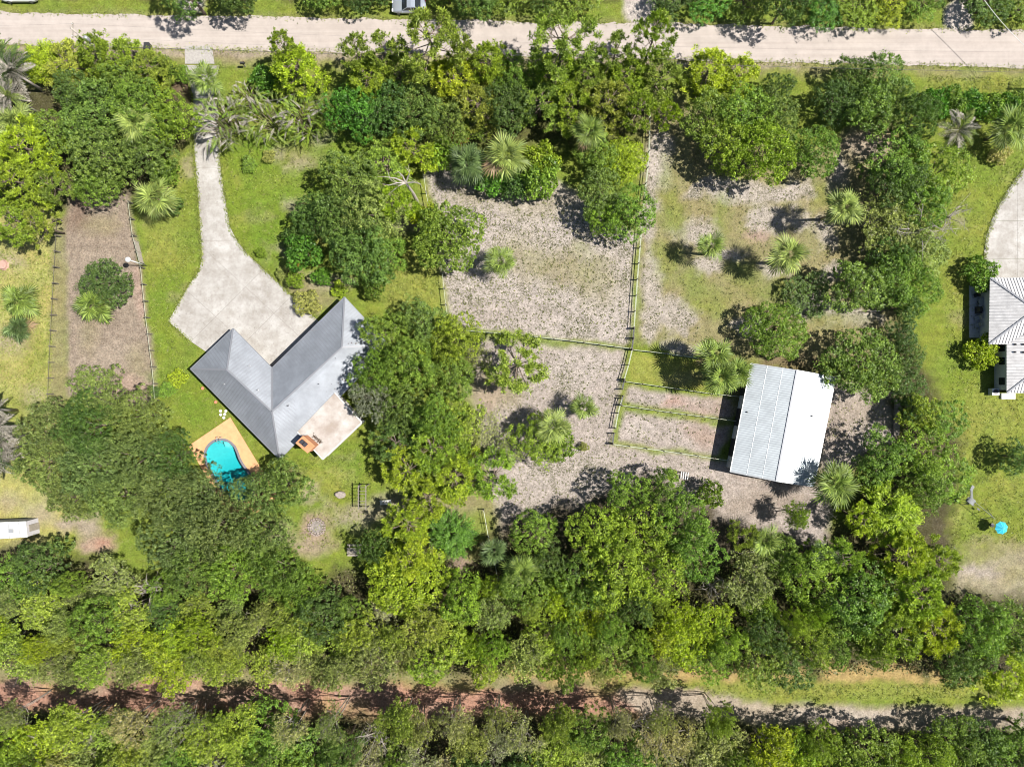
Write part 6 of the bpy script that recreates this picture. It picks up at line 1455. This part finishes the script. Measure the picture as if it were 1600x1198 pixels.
# old timber frame by the track
tf = P(1068, 743); root = empty('timber_frame', tf, 'old pale timber frame lying on bare ground above the bright clump', 'frame', None, R(-8))
for k in range(4): MB().box((-.45+k*.3, .1, .55), (.12, 1.0, .06)).build('plank', M['white_wall'], root)
for x in (-.5, .5):
    for y in (-.3, .45): MB().box((x, y, .26), (.09, .09, .52)).build('leg', M['wood'], root)
MB().bar((-2.2, .25, .5), (-.55, .15, .5), .1).build('pole', M['wood'], root); MB().bar((.5, -.1, .5), (2.2, -.4, .4), .1).build('pole', M['wood'], root)
for x, y in ((-2.1, .25), (2.1, -.38)): MB().box((x, y, .27), (.1, .1, .54)).build('leg', M['wood'], root)
# stone wall strip / stacked blocks at the barn yard
sw = P(1400, 650); root = empty('block_wall', sw, 'low grey block wall at the shady east end of the barn yard', 'wall', None, R(-2)); bl = MB().box((0, 0, .2), (.62, .42, .4)).mesh('block', M['stone'])
for k in range(11):
    o = link('block', bl, root, (trng.uniform(-.04, .04), -2.4+k*.45, 0)); o.rotation_euler = (0, 0, trng.uniform(-.04, .04)); o.scale = (1.15, 1, trng.uniform(.9, 1.1))
# neighbour's patio things, swing set, parasol
for (x, y), lb in (((1521, 462), 'dark patio chair at the upper end of the neighbour patio'), ((1523, 497), 'patio chair in the middle of the neighbour patio beside the grill'), ((1523, 509), 'pale patio chair at the lower end of the neighbour patio')):
    root = empty('patio_chair', P(x, y)+Vector((0, 0, .06)), lb, 'chair', 'chairs on the neighbour patio', R(200)); m_ = M['dark'] if 'dark' in lb else M['steel']
    MB().box((0, 0, .42), (.52, .52, .05)).build('seat', m_, root); MB().box((-.25, 0, .72), (.05, .52, .55)).build('backrest', m_, root)
    for sx in (-.22, .22):
        for sy in (-.22, .22): MB().box((sx, sy, .2), (.04, .04, .4)).build('leg', m_, root)
root = empty('patio_table', P(1530, 472)+Vector((0, 0, .06)), 'round glass-topped table on the neighbour patio', 'table'); MB().lathe([(.62, .70), (.62, .74)], 20).build('tabletop', M['steel'], root); MB().lathe([(.3, 0), (.05, .06), (.05, .7)], 10).build('leg', M['dark'], root)
root = empty('grill', P(1525, 485)+Vector((0, 0, .06)), 'dark barbecue grill between chairs on the neighbour patio', 'grill'); MB().box((0, 0, .45), (.5, .9, .8)).build('cabinet', M['dark'], root); MB().box((0, 0, .95), (.52, .6, .22), top=.8).build('lid', M['black_plastic'], root); MB().box((0, .58, .84), (.45, .28, .03)).build('shelf', M['steel'], root)
root = empty('air_conditioner', P(1549.5, 612), 'white square air conditioning unit at the neighbour house corner', 'air conditioner'); MB().box((0, 0, .42), (.95, .95, .85)).build('casing', M['white_paint'], root); MB().lathe([(.36, .855), (.36, .875)], 18).build('fan_grille', M['dark'], root)
ss = P(1522, 792); root = empty('swing_set', ss, 'grey metal swing set with curved slides on the neighbouring lawn', 'swing set', None, R(-40))
for x in (-1.5, 1.5):
    for y in (-.9, .9): MB().tube([(x*1.05, y, 0), (x, 0, 2.1)], .04, 6).build('leg', M['dull_grey'], root)
MB().tube([(-1.6, 0, 2.1), (1.9, 0, 2.1)], .035, 6).build('top_bar', M['dull_grey'], root)
for x in (-.7, .3):
    MB().box((x, 0, .55), (.45, .2, .04)).build('swing_seat', M['black_plastic'], root)
    for d_ in (-.2, .2): MB().tube([(x+d_, 0, .55), (x+d_, 0, 2.1)], .014, 4).build('chain', M['steel'], root)
mb = MB(); pf = [(0, 1.45), (.35, 1.42), (.9, .95), (1.5, .4), (2.0, .18), (2.4, .15)]
for i in range(len(pf)-1): mb.bar((-2.0, .2+pf[i][0]*.8, pf[i][1]), (-2.0, .2+pf[i+1][0]*.8, pf[i+1][1]), .42, .05)
mb.build('slide', M['dull_grey'], root); MB().box((-2.0, -.15, 1.42), (.7, .7, .06)).build('platform', M['dull_grey'], root)
for sx in (-.3, .3): MB().tube([(-2.0+sx, -.45, 0), (-2.0+sx, -.45, 1.9)], .035, 6).build('post', M['steel'], root)
mb = MB()
for i in range(8): a0_, a1_ = math.pi*i/8, math.pi*(i+1)/8; mb.bar((-2+.5*math.cos(a0_), -.2, 1.9+.25*math.sin(a0_)), (-2+.5*math.cos(a1_), -.2, 1.9+.25*math.sin(a1_)), .8, .04)
mb.build('canopy', M['dull_grey'], root)
um = P(1550, 820); root = empty('parasol', um, 'open teal parasol with pale seams on the neighbouring lawn', 'parasol')
MB().tube([(0, 0, 0), (0, 0, 2.25)], .03, 8).build('pole', M['steel'], root); MB().lathe([(.28, 0), (.28, .1), (.05, .16)], 14).build('base', M['dark'], root)
n = 8; pts_ = [(.88*math.cos(2*math.pi*i/n+.2), .88*math.sin(2*math.pi*i/n+.2), 1.85) for i in range(n)]
for i in range(n):
    a, b = Vector(pts_[i]), Vector(pts_[(i+1) % n]); c = Vector((0, 0, 2.3)); m1 = (a+b)/2*.96; m1.z = 1.88
    MB().slab3([c, a, m1, b], Vector((0, 0, 1)), .012).build('canopy_panel', M['teal'], root)
    MB().bar(a+Vector((0, 0, .012)), c+Vector((0, 0, .012)), .07, .015).build('seam', M['teal_light'], root)
MB().tube([(0, 0, 2.25), (0, 0, 2.42)], .03, 6).build('finial', M['teal_light'], root)
root = empty('tree_stump', P(6, 414), 'pinkish tree stump on the dry western lawn', 'stump'); MB().lathe([(.75, 0), (.62, .15), (.58, .35), (.1, .36)], 14).build('stump', mat('pinkish_wood', (.33, .20, .16), .9, noise=.3, nscale=5), root)
